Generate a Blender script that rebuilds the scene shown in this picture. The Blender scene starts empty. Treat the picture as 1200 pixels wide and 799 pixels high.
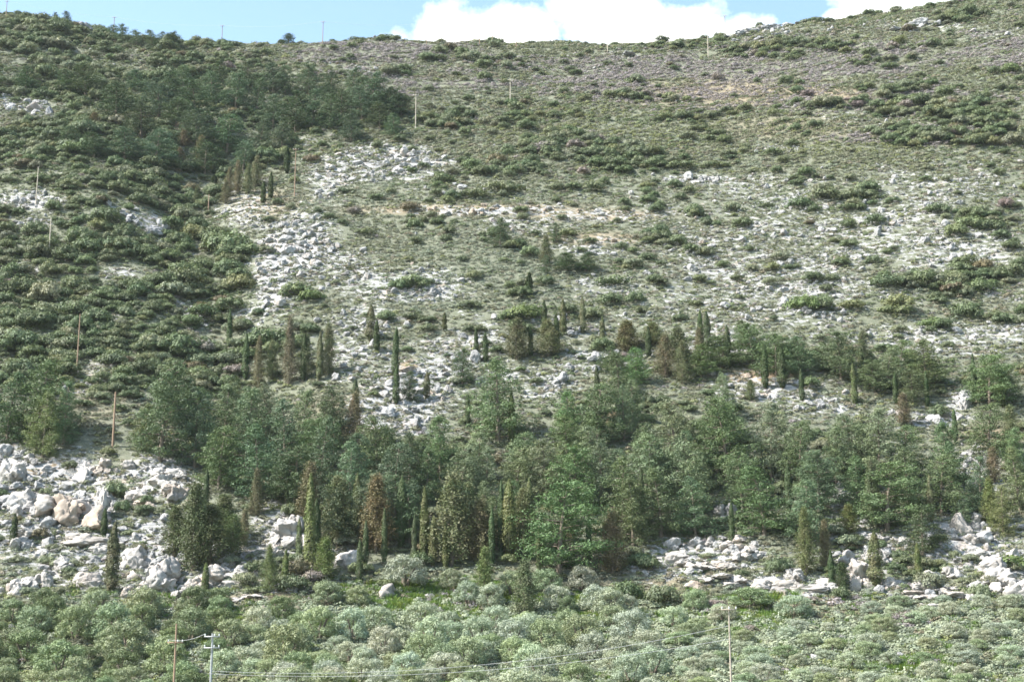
import bpy, bmesh, math, random
import numpy as np
from mathutils import Vector

R = math.radians
rng = np.random.default_rng(7)
random.seed(7)
scene = bpy.context.scene
COL = scene.collection

# ------------------------------------------------------------------ noise
def _h(ix, iy, iz, seed):
    n = (ix * 374761393 + iy * 668265263 + iz * 2147483647 + seed * 974634777) & 0xFFFFFFFF
    n = ((n ^ (n >> 13)) * 1274126177) & 0xFFFFFFFF
    n = (n ^ (n >> 16)) & 0xFFFFFF
    return n / float(0xFFFFFF)

def vnoise(x, y, z=None, seed=0):
    x = np.asarray(x, float); y = np.asarray(y, float)
    z = np.zeros_like(x) if z is None else np.asarray(z, float)
    x0 = np.floor(x).astype(np.int64); y0 = np.floor(y).astype(np.int64); z0 = np.floor(z).astype(np.int64)
    fx = x - x0; fy = y - y0; fz = z - z0
    fx = fx * fx * (3 - 2 * fx); fy = fy * fy * (3 - 2 * fy); fz = fz * fz * (3 - 2 * fz)
    def c(a, b, d): return _h(x0 + a, y0 + b, z0 + d, seed)
    a = c(0,0,0)*(1-fx)+c(1,0,0)*fx; b = c(0,1,0)*(1-fx)+c(1,1,0)*fx
    p = a*(1-fy)+b*fy
    a = c(0,0,1)*(1-fx)+c(1,0,1)*fx; b = c(0,1,1)*(1-fx)+c(1,1,1)*fx
    q = a*(1-fy)+b*fy
    return (p*(1-fz)+q*fz)*2-1

def fbm(x, y, z=None, seed=0, oct=4, gain=0.5):
    s = 0; a = 1; f = 1; t = 0
    for i in range(oct):
        s = s + a*vnoise(np.asarray(x)*f+i*17.3, np.asarray(y)*f+i*9.1, None if z is None else np.asarray(z)*f+i*5.7, seed+i)
        t += a; a *= gain; f *= 2.03
    return s/t

# ------------------------------------------------------------------ the viewpoint (photo is 1200 x 799)
F = 1903.0
PITCH = R(13.0)
CAMZ = 1.6
cp, sp = math.cos(PITCH), math.sin(PITCH)
def project(x, y, z):
    z = z - CAMZ
    d = y*cp + z*sp
    return 600 + F*x/d, 399.5 - F*(-y*sp + z*cp)/d, d

# ------------------------------------------------------------------ terrain height
_cy = [-3000,-400, 0, 140, 185, 222, 245, 300, 380, 482, 505, 540, 620, 900, 2000, 6000]
_cz = [-4, -2, 0, 0.4, 5.3, 17.2, 31.7, 70.9, 132.3, 210, 220, 227, 222, 150, 20, 0]
_sy = np.arange(-3000, 6001, 1.0)
_sz = np.interp(_sy, _cy, _cz)
_k = np.exp(-0.5*(np.arange(-24, 25)/8.0)**2); _k /= _k.sum()
_sz = np.convolve(np.pad(_sz, 24, mode='edge'), _k, mode='valid')
def prof(y): return np.interp(y, _sy, _sz)

def base_xy(u, v):
    ys = np.arange(120, 540, 0.5)
    tx = (u-600)/F; ty = (399.5-v)/F
    dy = cp - ty*sp; dz = sp + ty*cp
    zs = CAMZ + dz/dy*ys
    k = np.nonzero(prof(ys) > zs)[0]
    y = ys[k[0]] if len(k) else 500
    return tx/dy*y, y

_ridge_u = [-400, 0, 30, 75, 100, 150, 200, 300, 340, 380, 450, 520, 600, 700, 800, 850, 900, 960, 1000, 1080, 1150, 1200, 1600]
_ridge_v = [-10, 17, 22, 25, 32, 37, 42, 48, 50, 48, 46, 50, 50, 47, 42, 35, 25, 20, 14, 4, -5, -12, -60]
_rx = [(u-600)/F*525 for u in _ridge_u]
_rz = [(50-v)*0.305-1.7 for v in _ridge_v]
_gul = [base_xy(*p) for p in ((330,120),(250,170),(205,250),(232,310),(250,360),(262,420),(300,520))]
def seg_dist(x, y, pts):
    d = np.full(np.shape(x), 1e9)
    for (ax, ay), (bx, by) in zip(pts[:-1], pts[1:]):
        vx, vy = bx-ax, by-ay
        t = np.clip(((x-ax)*vx+(y-ay)*vy)/(vx*vx+vy*vy), 0, 1)
        d = np.minimum(d, np.hypot(x-ax-t*vx, y-ay-t*vy))
    return d
def sstep(a, b, x):
    t = np.clip((x-a)/(b-a), 0, 1); return t*t*(3-2*t)

# ------------------------------------------------------------------ layout maps in the photograph's own coordinates (what grows where)
ROCKS = [ # u, v, ru, rv, weight
 (55,590,95,62,1),(185,560,42,32,1),(105,645,110,45,.85),(185,640,42,45,1),(15,545,28,30,1),(330,620,38,32,.9),(272,650,45,36,.9),
 (402,650,24,18,.8),(230,690,60,14,.6),(330,690,60,10,.45),
 (820,655,78,28,1),(930,684,58,16,1),(1015,640,50,38,.9),(1085,690,100,14,.7),(1140,640,62,40,.95),(1182,660,40,34,.8),(1160,545,45,24,.8),
 (985,582,20,18,.8),(848,598,16,12,.8),(1052,527,18,12,.7),
 (350,290,46,42,1),(322,320,28,55,.9),(450,190,80,22,1),(290,245,42,28,.65),(385,205,30,30,.8),(300,370,30,20,.5),
 (410,420,45,30,.7),(480,465,58,42,1),(440,480,40,28,.9),(525,430,52,32,.85),(590,440,70,26,.5),(690,425,70,20,.55),(640,450,40,20,.6),
 (470,335,90,22,.75),(410,310,40,18,.8),(430,375,50,20,.6),(560,247,120,7,.75),(690,252,85,10,.65),(620,268,50,10,.6),(700,290,60,13,.6),(600,262,30,8,.8),
 (830,400,110,22,.55),(900,340,150,52,.6),(1000,272,190,48,.62),(850,300,80,48,.6),(700,335,60,20,.5),(1100,220,100,36,.5),(900,225,90,24,.5),(1130,295,70,26,.75),
 (820,210,42,6,.9),(1060,205,60,16,.5),(660,390,60,18,.45),(1100,400,110,22,.7),(1180,395,40,20,.7),(900,455,80,18,.7),(960,470,50,20,.6),(1090,490,60,12,.7),(1125,470,16,18,.8),
 (560,395,50,26,.6),(740,380,60,15,.5),(540,225,70,10,.5),(900,175,40,5,.6),
 (30,235,52,13,.75),(40,262,26,8,.75),(60,215,20,20,.3),(135,250,32,9,.8),(172,258,22,10,.8),(32,313,24,7,.85),(140,320,26,10,.6),(15,120,20,10,1),(45,127,16,10,1),
 (60,135,14,6,.6),(225,302,14,26,.45),(250,312,12,12,.4),(218,362,24,10,.6),(240,372,12,20,.5),(120,345,20,8,.4),(60,360,50,12,.35),(60,405,30,14,.6),(95,440,40,26,.45),(125,375,30,7,.45),
 (880,36,60,8,.85),(105,27,12,7,1),(1070,30,60,9,.5),(1000,33,60,8,.4),(735,65,26,5,.6),(450,46,50,5,.6),(330,48,40,6,.4),(690,83,30,4,.5),(420,82,26,5,.5),(270,45,60,5,.35),(1170,40,40,12,.4),
 (1020,140,60,9,.5),(1090,110,20,20,.25),(360,165,16,6,.7),(300,155,14,6,.5),(75,60,40,6,.3),(1170,345,40,12,.5),(760,245,60,20,.45),
]
MAQUIS = [ # dense evergreen shrub cover
 (110,200,170,60,.9),(100,330,170,90,.95),(240,330,55,110,.9),(90,420,130,50,.8),(230,420,70,50,.8),(150,110,220,45,.8),(60,50,90,30,.8),(200,50,90,14,.6),(290,160,110,45,.8),
 (300,390,70,30,.8),(480,80,120,25,.35),(700,150,160,45,.45),(560,215,130,20,.45),(1000,225,110,22,.7),(1060,135,160,26,.6),(1130,165,90,20,.6),(900,55,110,12,.55),(1120,20,90,14,.6),
 (1000,350,110,24,.55),(1120,330,90,35,.5),(850,130,90,14,.35),(620,310,110,40,.18),(900,280,160,60,.2),(1150,260,60,30,.45),(470,330,60,14,.3),
 (760,420,130,22,.5),(950,420,100,30,.5),(1100,440,100,30,.5),(150,640,160,60,.28),(330,680,120,25,.5),(1050,660,150,40,.35),(620,560,420,90,.4),(480,140,60,20,.4),(760,640,80,30,.5),
 (740,340,60,24,.4),(400,255,60,30,.12),(620,380,100,25,.2),
]
PURPLE = [(860,85,160,18,.9),(960,75,120,20,.7),(800,108,90,12,.7),(520,90,90,10,.7),(470,98,50,10,.6),(1040,120,90,12,.6),(1090,160,90,8,.6),(850,105,60,20,.7),(700,110,50,6,.5),
 (430,60,90,12,.35),(620,75,60,6,.4),(600,700,60,8,.5),(535,700,40,10,.6),(1165,60,50,16,.5),(350,670,25,8,.5),(1000,710,40,8,.4),(1060,725,24,10,.5)]
YELLOW = [(870,150,100,16,.8),(1010,175,90,10,.7),(760,160,70,12,.5),(560,130,60,10,.4),(700,140,120,24,.5),(540,235,60,10,.5),(450,700,60,12,.5),(1090,215,60,8,.5),(820,420,60,8,.3),(950,65,70,12,.4),(1000,260,120,10,.35),(90,90,80,14,.4),(270,140,40,12,.3)]
SILVER = [(575,320,85,32,1),(540,300,60,20,.8),(640,320,60,20,.5),(420,240,60,25,.5),(400,420,40,20,.3),(560,350,70,16,.7),(1000,130,40,8,.3),(600,740,600,50,.6),(1000,740,260,50,.9),(60,660,80,20,.4)]
SOIL = [(60,548,35,10,.9),(330,700,60,8,.6),(890,440,40,8,1),(1165,510,35,14,.6),(560,246,130,6,.7),(690,252,80,6,.6),(850,110,110,16,.5),(960,112,60,10,.6),(110,460,40,30,.25),(940,150,100,14,.3),(700,280,60,8,.5),(420,480,60,20,.3),(310,240,40,16,.5),(950,700,40,6,.7),(950,715,120,14,.4),(760,690,60,14,.4),(480,430,16,8,.6),(1110,160,70,10,.4)]
GRASS = [(520,690,90,10,.8),(480,705,70,10,.7),(520,765,40,10,1),(440,795,60,6,1),(880,728,40,12,.6),(1060,780,60,10,.6),(300,720,60,10,.3),(560,725,70,10,.6),(700,720,80,10,.4),(620,700,120,9,.6),(400,730,70,8,.5),(900,700,60,6,.4)]

def field(u, v, lst, p=1.6):
    u = np.asarray(u, float); v = np.asarray(v, float)
    f = np.zeros_like(u); u = np.where(u < 0, np.maximum(-u*.35, 0), np.where(u > 1200, 1200-(u-1200)*.35, u))   # beyond the frame the hillside goes on alike
    for cu, cv, ru, rv, w in lst:
        q = ((u-cu)/ru)**2 + ((v-cv)/rv)**2
        f = np.maximum(f, w*np.exp(-np.minimum(q, 40)**p*0.7))
    return f

def height0(x, y):
    x = np.asarray(x, float); y = np.asarray(y, float)
    z = prof(y)
    z = z + np.interp(x, _rx, _rz)*sstep(300, 470, y)*(1-sstep(560, 900, y))
    live = sstep(140, 200, y)*(1-sstep(1500, 3500, y))
    z = z + live*(3.4*fbm(x/55, y/55, seed=3, oct=3) + 1.1*fbm(x/14, y/14, seed=11, oct=3))
    dg = seg_dist(x, y, _gul)
    z = z - 5.0*np.exp(-(dg/11.0)**2)
    z = z + 1.3*fbm(x/9, y/14, seed=61, oct=3)*np.exp(-((y-495)/22)**2)
    # the left spur rises in front of the gully
    sx, sy = base_xy(120, 255)
    z = z + 3.5*np.exp(-((x-sx)/22)**2-((y-sy)/30)**2)
    return z
def height(x, y):
    z = height0(x, y)
    u, v, d = project(x, y, z)
    rk = field(u, v, ROCKS)*(d > 50)
    step = fbm(x/9, y/3.2, seed=21, oct=4)
    z = z + rk*(0.75*np.abs(step)*2 - 0.3 + 0.45*np.abs(fbm(x/2.6, y/1.6, seed=31, oct=3)))*sstep(150, 200, y)
    return z + 0.12*fbm(x/1.7, y/1.7, seed=41, oct=2)*sstep(120, 190, y)

def axis(lo, hi, step, far_lo, far_hi):
    core = np.arange(lo, hi+1e-6, step)
    a = []; s = step; p = hi
    while p < far_hi: s *= 1.22; p += s; a.append(p)
    b = []; s = step; p = lo
    while p > far_lo: s *= 1.22; p -= s; b.append(p)
    return np.array(b[::-1]+list(core)+a)
AX = axis(-185, 185, 0.62, -4000, 4000)
AY = axis(160, 520, 0.62, -2500, 6000)
GX, GY = np.meshgrid(AX, AY)
GZ = height(GX.ravel(), GY.ravel()).reshape(GX.shape)

def hz(x, y):
    x = np.asarray(x, float); y = np.asarray(y, float)
    i = np.clip(np.searchsorted(AX, x)-1, 0, len(AX)-2); j = np.clip(np.searchsorted(AY, y)-1, 0, len(AY)-2)
    fx = (x-AX[i])/(AX[i+1]-AX[i]); fy = (y-AY[j])/(AY[j+1]-AY[j])
    return (GZ[j,i]*(1-fx)+GZ[j,i+1]*fx)*(1-fy)+(GZ[j+1,i]*(1-fx)+GZ[j+1,i+1]*fx)*fy

_ys = np.arange(150, 540, 0.4)
def ground_at(u, v):
    """where the sight line through photo point (u, v) meets the hillside"""
    tx = (u-600)/F; ty = (399.5-v)/F
    dy = cp - ty*sp; dz = sp + ty*cp
    xs = tx/dy*_ys; zs = CAMZ + dz/dy*_ys
    k = np.nonzero(hz(xs, _ys) > zs)[0]
    if len(k): i = k[0]
    else: i = int(np.argmax(hz(xs, _ys) - zs))
    x, y = float(xs[i]), float(_ys[i])
    z = float(hz(x, y))
    d = y*cp + (z-CAMZ)*sp
    return x, y, z, d

# ------------------------------------------------------------------ materials
def new_mat(name):
    m = bpy.data.materials.new(name); m.use_nodes = True
    nt = m.node_tree; nt.nodes.clear()
    out = nt.nodes.new('ShaderNodeOutputMaterial')
    return m, nt, out
def N(nt, t, **kw):
    n = nt.nodes.new(t)
    for k, v in kw.items():
        if k.startswith('i_'): n.inputs[k[2:].replace('_', ' ')].default_value = v
        else: setattr(n, k, v)
    return n
def math_(nt, op, a, b=None, clamp=False):
    n = nt.nodes.new('ShaderNodeMath'); n.operation = op; n.use_clamp = clamp
    for i, q in enumerate((a, b)):
        if q is None: continue
        if isinstance(q, (int, float)): n.inputs[i].default_value = q
        else: nt.links.new(q, n.inputs[i])
    return n.outputs[0]
def ramp(nt, fac, stops):
    n = nt.nodes.new('ShaderNodeValToRGB')
    e = n.color_ramp.elements
    while len(e) < len(stops): e.new(0.5)
    for k, (p, c) in enumerate(stops):
        e[k].position = p; e[k].color = (c, c, c, 1) if isinstance(c, (int, float)) else (*c, 1)
    if fac is not None: nt.links.new(fac, n.inputs[0])
    return n.outputs[0]
def mixc(nt, fac, a, b, mode='MIX'):
    n = nt.nodes.new('ShaderNodeMix'); n.data_type = 'RGBA'; n.blend_type = mode
    for idx, q in ((0, fac), (6, a), (7, b)):
        if isinstance(q, (int, float)): n.inputs[idx].default_value = q
        elif isinstance(q, tuple): n.inputs[idx].default_value = (*q, 1)
        else: nt.links.new(q, n.inputs[idx])
    return n.outputs[2]

def foliage_mat(name, translucency=0.12, var=0.35, warm=(1.25,1.1,0.7), vscale=1.3):
    """leaves: the plant's own tint, varied from clump to clump"""
    m, nt, out = new_mat(name)
    at = N(nt, 'ShaderNodeAttribute', attribute_type='INSTANCER', attribute_name='tint')
    tc = N(nt, 'ShaderNodeTexCoord')
    oi = N(nt, 'ShaderNodeObjectInfo')
    add = N(nt, 'ShaderNodeVectorMath', operation='ADD')
    nt.links.new(tc.outputs['Object'], add.inputs[0])
    sc = N(nt, 'ShaderNodeVectorMath', operation='SCALE'); sc.inputs[0].default_value = (31, 17, 23)
    nt.links.new(oi.outputs['Random'], sc.inputs['Scale']); nt.links.new(sc.outputs[0], add.inputs[1])
    n1 = N(nt, 'ShaderNodeTexNoise', i_Scale=vscale, i_Detail=4.0)
    nt.links.new(add.outputs[0], n1.inputs['Vector'])
    f = ramp(nt, n1.outputs['Fac'], [(0.3, 0.0), (0.7, 1.0)])
    c1 = mixc(nt, 1.0, at.outputs['Color'], warm, 'MULTIPLY')
    c0 = mixc(nt, f, at.outputs['Color'], c1)
    n2 = N(nt, 'ShaderNodeTexWhiteNoise')
    geo = N(nt, 'ShaderNodeAttribute', attribute_type='GEOMETRY', attribute_name='leaf')
    g = math_(nt, 'ADD', math_(nt, 'MULTIPLY', geo.outputs['Fac'], 2*var), 1-var)
    col = N(nt, 'ShaderNodeVectorMath', operation='SCALE')
    nt.links.new(c0, col.inputs[0]); nt.links.new(g, col.inputs['Scale'])
    d = N(nt, 'ShaderNodeBsdfDiffuse'); t = N(nt, 'ShaderNodeBsdfTranslucent')
    nt.links.new(col.outputs[0], d.inputs[0])
    tcx = mixc(nt, 1.0, col.outputs[0], (1.15, 1.2, 0.7), 'MULTIPLY')
    nt.links.new(tcx, t.inputs[0])
    mx = N(nt, 'ShaderNodeMixShader'); mx.inputs[0].default_value = translucency
    nt.links.new(d.outputs[0], mx.inputs[1]); nt.links.new(t.outputs[0], mx.inputs[2])
    gl = N(nt, 'ShaderNodeBsdfGlossy'); gl.inputs['Roughness'].default_value = 0.55; gl.inputs[0].default_value = (1,1,1,1)
    mx2 = N(nt, 'ShaderNodeMixShader'); mx2.inputs[0].default_value = 0.02
    nt.links.new(mx.outputs[0], mx2.inputs[1]); nt.links.new(gl.outputs[0], mx2.inputs[2])
    nt.links.new(mx2.outputs[0], out.inputs[0])
    nt.nodes.remove(n2)
    return m

def plain_mat(name, c0, c1, scale=3.0, rough=0.8, stretch=(1,1,1), bump=0.0, metallic=0.0):
    m, nt, out = new_mat(name)
    b = N(nt, 'ShaderNodeBsdfPrincipled'); b.inputs['Roughness'].default_value = rough; b.inputs['Metallic'].default_value = metallic
    tc = N(nt, 'ShaderNodeTexCoord'); mp = N(nt, 'ShaderNodeMapping'); mp.inputs['Scale'].default_value = stretch
    nt.links.new(tc.outputs['Object'], mp.inputs[0])
    n = N(nt, 'ShaderNodeTexNoise', i_Scale=scale, i_Detail=6.0)
    nt.links.new(mp.outputs[0], n.inputs['Vector'])
    nt.links.new(mixc(nt, ramp(nt, n.outputs['Fac'], [(0.3,0.0),(0.7,1.0)]), c0, c1), b.inputs['Base Color'])
    if bump:
        bp = N(nt, 'ShaderNodeBump'); bp.inputs['Strength'].default_value = bump
        nt.links.new(n.outputs['Fac'], bp.inputs['Height']); nt.links.new(bp.outputs[0], b.inputs['Normal'])
    nt.links.new(b.outputs[0], out.inputs[0])
    return m

def rock_nodes(nt, vec):
    """weathered limestone: off-white, grey lichen, a little rust"""
    a = N(nt, 'ShaderNodeTexNoise', i_Scale=0.9, i_Detail=7.0, i_Roughness=0.65)
    b = N(nt, 'ShaderNodeTexNoise', i_Scale=4.0, i_Detail=5.0, i_Roughness=0.7)
    mp = N(nt, 'ShaderNodeMapping'); mp.inputs['Scale'].default_value = (1.6, 1.6, 0.6)
    nt.links.new(vec, mp.inputs[0])
    nt.links.new(mp.outputs[0], a.inputs['Vector']); nt.links.new(vec, b.inputs['Vector'])
    base = mixc(nt, ramp(nt, a.outputs['Fac'], [(0.40,0.0),(0.66,1.0)]), (0.39,0.382,0.365), (0.225,0.223,0.218))
    base = mixc(nt, ramp(nt, b.outputs['Fac'], [(0.50,0.0),(0.70,0.85)]), base, (0.15,0.148,0.14))
    c = N(nt, 'ShaderNodeTexNoise', i_Scale=0.33, i_Detail=4.0)
    nt.links.new(vec, c.inputs['Vector'])
    base = mixc(nt, ramp(nt, c.outputs['Fac'], [(0.57,0.0),(0.72,0.6)]), base, (0.40,0.29,0.20))
    return base, b.outputs['Fac']

def rock_mat():
    m, nt, out = new_mat('limestone')
    tc = N(nt, 'ShaderNodeTexCoord'); oi = N(nt, 'ShaderNodeObjectInfo')
    add = N(nt, 'ShaderNodeVectorMath', operation='ADD')
    sc = N(nt, 'ShaderNodeVectorMath', operation='SCALE'); sc.inputs[0].default_value = (37, 53, 29)
    nt.links.new(oi.outputs['Random'], sc.inputs['Scale'])
    nt.links.new(tc.outputs['Object'], add.inputs[0]); nt.links.new(sc.outputs[0], add.inputs[1])
    base, f = rock_nodes(nt, add.outputs[0])
    at = N(nt, 'ShaderNodeAttribute', attribute_type='INSTANCER', attribute_name='tint')
    base = mixc(nt, 1.0, base, at.outputs['Color'], 'MULTIPLY')
    b = N(nt, 'ShaderNodeBsdfPrincipled'); b.inputs['Roughness'].default_value = 0.9
    nt.links.new(base, b.inputs['Base Color'])
    bp = N(nt, 'ShaderNodeBump'); bp.inputs['Strength'].default_value = 1.0; bp.inputs['Distance'].default_value = 0.35
    nt.links.new(f, bp.inputs['Height']); nt.links.new(bp.outputs[0], b.inputs['Normal'])
    nt.links.new(b.outputs[0], out.inputs[0])
    return m

def ground_mat():
    m, nt, out = new_mat('hillside_ground')
    tc = N(nt, 'ShaderNodeTexCoord'); vec = tc.outputs['Object']
    def att(n): return N(nt, 'ShaderNodeAttribute', attribute_type='GEOMETRY', attribute_name=n).outputs['Fac']
    n1 = N(nt, 'ShaderNodeTexNoise', i_Scale=0.55, i_Detail=8.0, i_Roughness=0.65); nt.links.new(vec, n1.inputs['Vector'])
    n2 = N(nt, 'ShaderNodeTexNoise', i_Scale=3.0, i_Detail=6.0, i_Roughness=0.7); nt.links.new(vec, n2.inputs['Vector'])
    dry = mixc(nt, ramp(nt, n1.outputs['Fac'], [(0.35,0.0),(0.65,1.0)]), (0.100,0.110,0.070), (0.165,0.166,0.118))
    dry = mixc(nt, ramp(nt, n2.outputs['Fac'], [(0.45,0.0),(0.62,0.85)]), dry, (0.065,0.082,0.038))
    n4 = N(nt, 'ShaderNodeTexNoise', i_Scale=9.0, i_Detail=4.0, i_Roughness=0.7); nt.links.new(vec, n4.inputs['Vector'])
    dry = mixc(nt, ramp(nt, n4.outputs['Fac'], [(0.5,0.0),(0.66,0.6)]), dry, (0.20,0.195,0.14))
    soil = mixc(nt, n2.outputs['Fac'], (0.36,0.23,0.13), (0.28,0.21,0.14))
    sf = math_(nt, 'MULTIPLY', att('soil'), ramp(nt, n1.outputs['Fac'], [(0.3,0.2),(0.6,1.0)]), True)
    c = mixc(nt, sf, dry, soil)
    grass = mixc(nt, n2.outputs['Fac'], (0.06,0.12,0.02), (0.13,0.2,0.04))
    c = mixc(nt, math_(nt, 'MULTIPLY', att('grass'), ramp(nt, n1.outputs['Fac'], [(0.3,0.3),(0.55,1.0)]), True), c, grass)
    rock, rf = rock_nodes(nt, vec)
    # bedrock and stones show through where the layout is rocky
    mp = N(nt, 'ShaderNodeMapping'); mp.inputs['Scale'].default_value = (0.55, 1.0, 1.0); nt.links.new(vec, mp.inputs[0])
    n3 = N(nt, 'ShaderNodeTexNoise', i_Scale=1.15, i_Detail=7.0, i_Roughness=0.7); nt.links.new(mp.outputs[0], n3.inputs['Vector'])
    thr = math_(nt, 'SUBTRACT', math_(nt, 'ADD', n3.outputs['Fac'], math_(nt, 'MULTIPLY', att('rock'), 0.26)), 0.655)
    rfac = math_(nt, 'MULTIPLY', thr, 45.0, True)
    c = mixc(nt, rfac, c, rock)
    b = N(nt, 'ShaderNodeBsdfPrincipled'); b.inputs['Roughness'].default_value = 0.95
    nt.links.new(c, b.inputs['Base Color'])
    bp = N(nt, 'ShaderNodeBump'); bp.inputs['Strength'].default_value = 0.9; bp.inputs['Distance'].default_value = 0.3
    hh = math_(nt, 'ADD', n3.outputs['Fac'], math_(nt, 'MULTIPLY', n2.outputs['Fac'], 0.4))
    nt.links.new(hh, bp.inputs['Height']); nt.links.new(bp.outputs[0], b.inputs['Normal'])
    nt.links.new(b.outputs[0], out.inputs[0])
    return m

M_PINE = foliage_mat('pine_needles', 0.10, 0.13, (1.12,1.08,0.85), 0.5)
M_LEAF = foliage_mat('evergreen_leaves', 0.14, 0.25, (1.14,1.06,0.86), 0.8)
M_OLIVE = foliage_mat('olive_leaves', 0.15, 0.25, (1.06,1.04,0.92), 0.7)
M_CYP = foliage_mat('cypress_scales', 0.08, 0.15, (0.72,0.98,0.72), 0.9)
M_SCRUB = foliage_mat('scrub_twigs', 0.12, 0.25, (1.08,1.02,0.9), 1.2)
M_BARK = plain_mat('bark', (0.11,0.085,0.06), (0.22,0.18,0.14), 5, 0.95, (1,1,0.3), 0.5)
M_ROCK = rock_mat()
M_GROUND = ground_mat()
M_POLE = plain_mat('weathered_wood', (0.21,0.135,0.085), (0.31,0.215,0.145), 4, 0.85, (3,3,0.3), 0.2)
M_POLEG = plain_mat('silvered_wood', (0.36,0.31,0.24), (0.50,0.44,0.36), 4, 0.85, (3,3,0.3), 0.2)
M_POLED = plain_mat('weathered_grey_wood', (0.26,0.22,0.17), (0.38,0.33,0.27), 4, 0.85, (3,3,0.3), 0.2)
M_STEEL = plain_mat('galvanised_steel', (0.26,0.27,0.27), (0.38,0.39,0.39), 3, 0.5, (1,1,1), 0, 0.3)
M_CER = plain_mat('glazed_ceramic', (0.55,0.55,0.52), (0.7,0.7,0.67), 3, 0.25)
M_WIRE = plain_mat('wire_aluminium', (0.42,0.42,0.42), (0.55,0.55,0.55), 3, 0.5)

# ------------------------------------------------------------------ mesh helpers
def mesh_from(name, verts, faces, mat, leaf=None, smooth=False):
    me = bpy.data.meshes.new(name)
    verts = np.asarray(verts, np.float32); faces = np.asarray(faces, np.int32)
    n = faces.shape[1]
    me.vertices.add(len(verts)); me.vertices.foreach_set('co', verts.ravel())
    me.loops.add(faces.size); me.loops.foreach_set('vertex_index', faces.ravel())
    me.polygons.add(len(faces)); me.polygons.foreach_set('loop_start', np.arange(0, faces.size, n, dtype=np.int32))
    me.polygons.foreach_set('loop_total', np.full(len(faces), n, np.int32))
    me.update(calc_edges=True)
    if leaf is not None:
        a = me.attributes.new('leaf', 'FLOAT', 'FACE'); a.data.foreach_set('value', np.asarray(leaf, np.float32))
    if smooth: me.polygons.foreach_set('use_smooth', np.ones(len(faces), bool))
    me.materials.append(mat)
    return me

def leaf_quads(P, size, r, aspect=0.6, up=0.35, out=None, outw=0.5):
    """one small leaf-clump face per point, turned every way but leaning up and outwards"""
    n = len(P)
    nrm = r.normal(size=(n, 3)); nrm /= np.linalg.norm(nrm, axis=1)[:, None]
    if out is not None: nrm += out*outw
    nrm[:, 2] += up
    nrm /= np.linalg.norm(nrm, axis=1)[:, None]+1e-9
    a = np.cross(nrm, r.normal(size=(n, 3))); a /= np.linalg.norm(a, axis=1)[:, None]+1e-9
    b = np.cross(nrm, a)
    s = (size*(0.6+0.8*r.random(n)))[:, None]
    V = np.stack([P-a*s*.5, P+b*s*aspect*.5+a*s*.05, P+a*s*.5, P-b*s*aspect*.5+a*s*.05], 1).reshape(-1, 3)
    Fc = np.arange(4*n).reshape(n, 4)
    return V, Fc, r.random(n)

def tube(path, radii, sides=6):
    path = np.asarray(path, float); V = []; Fc = []
    for i, p in enumerate(path):
        t = path[min(i+1, len(path)-1)]-path[max(i-1, 0)]; t /= np.linalg.norm(t)+1e-9
        ref = np.array([0,0,1.0]) if abs(t[2]) < .9 else np.array([1.0,0,0])
        a = np.cross(t, ref); a /= np.linalg.norm(a); b = np.cross(t, a)
        for k in range(sides):
            an = 2*math.pi*k/sides
            V.append(p+radii[i]*(a*math.cos(an)+b*math.sin(an)))
    for i in range(len(path)-1):
        for k in range(sides):
            k2 = (k+1) % sides
            Fc.append((i*sides+k, i*sides+k2, (i+1)*sides+k2, (i+1)*sides+k))
    return V, Fc
class MB:
    def __init__(s): s.V = []; s.F = []
    def add(s, VF):
        o = len(s.V); s.V += [tuple(v) for v in VF[0]]; s.F += [tuple(i+o for i in f) for f in VF[1]]; return s
    def box(s, c, h):
        V = [(c[0]+i*h[0], c[1]+j*h[1], c[2]+k*h[2]) for i in (-1,1) for j in (-1,1) for k in (-1,1)]
        return s.add((V, [(0,1,3,2),(4,6,7,5),(0,4,5,1),(2,3,7,6),(0,2,6,4),(1,5,7,3)]))
    def mesh(s, name, mat, smooth=False): return mesh_from(name, s.V, s.F, mat, smooth=smooth)

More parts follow.
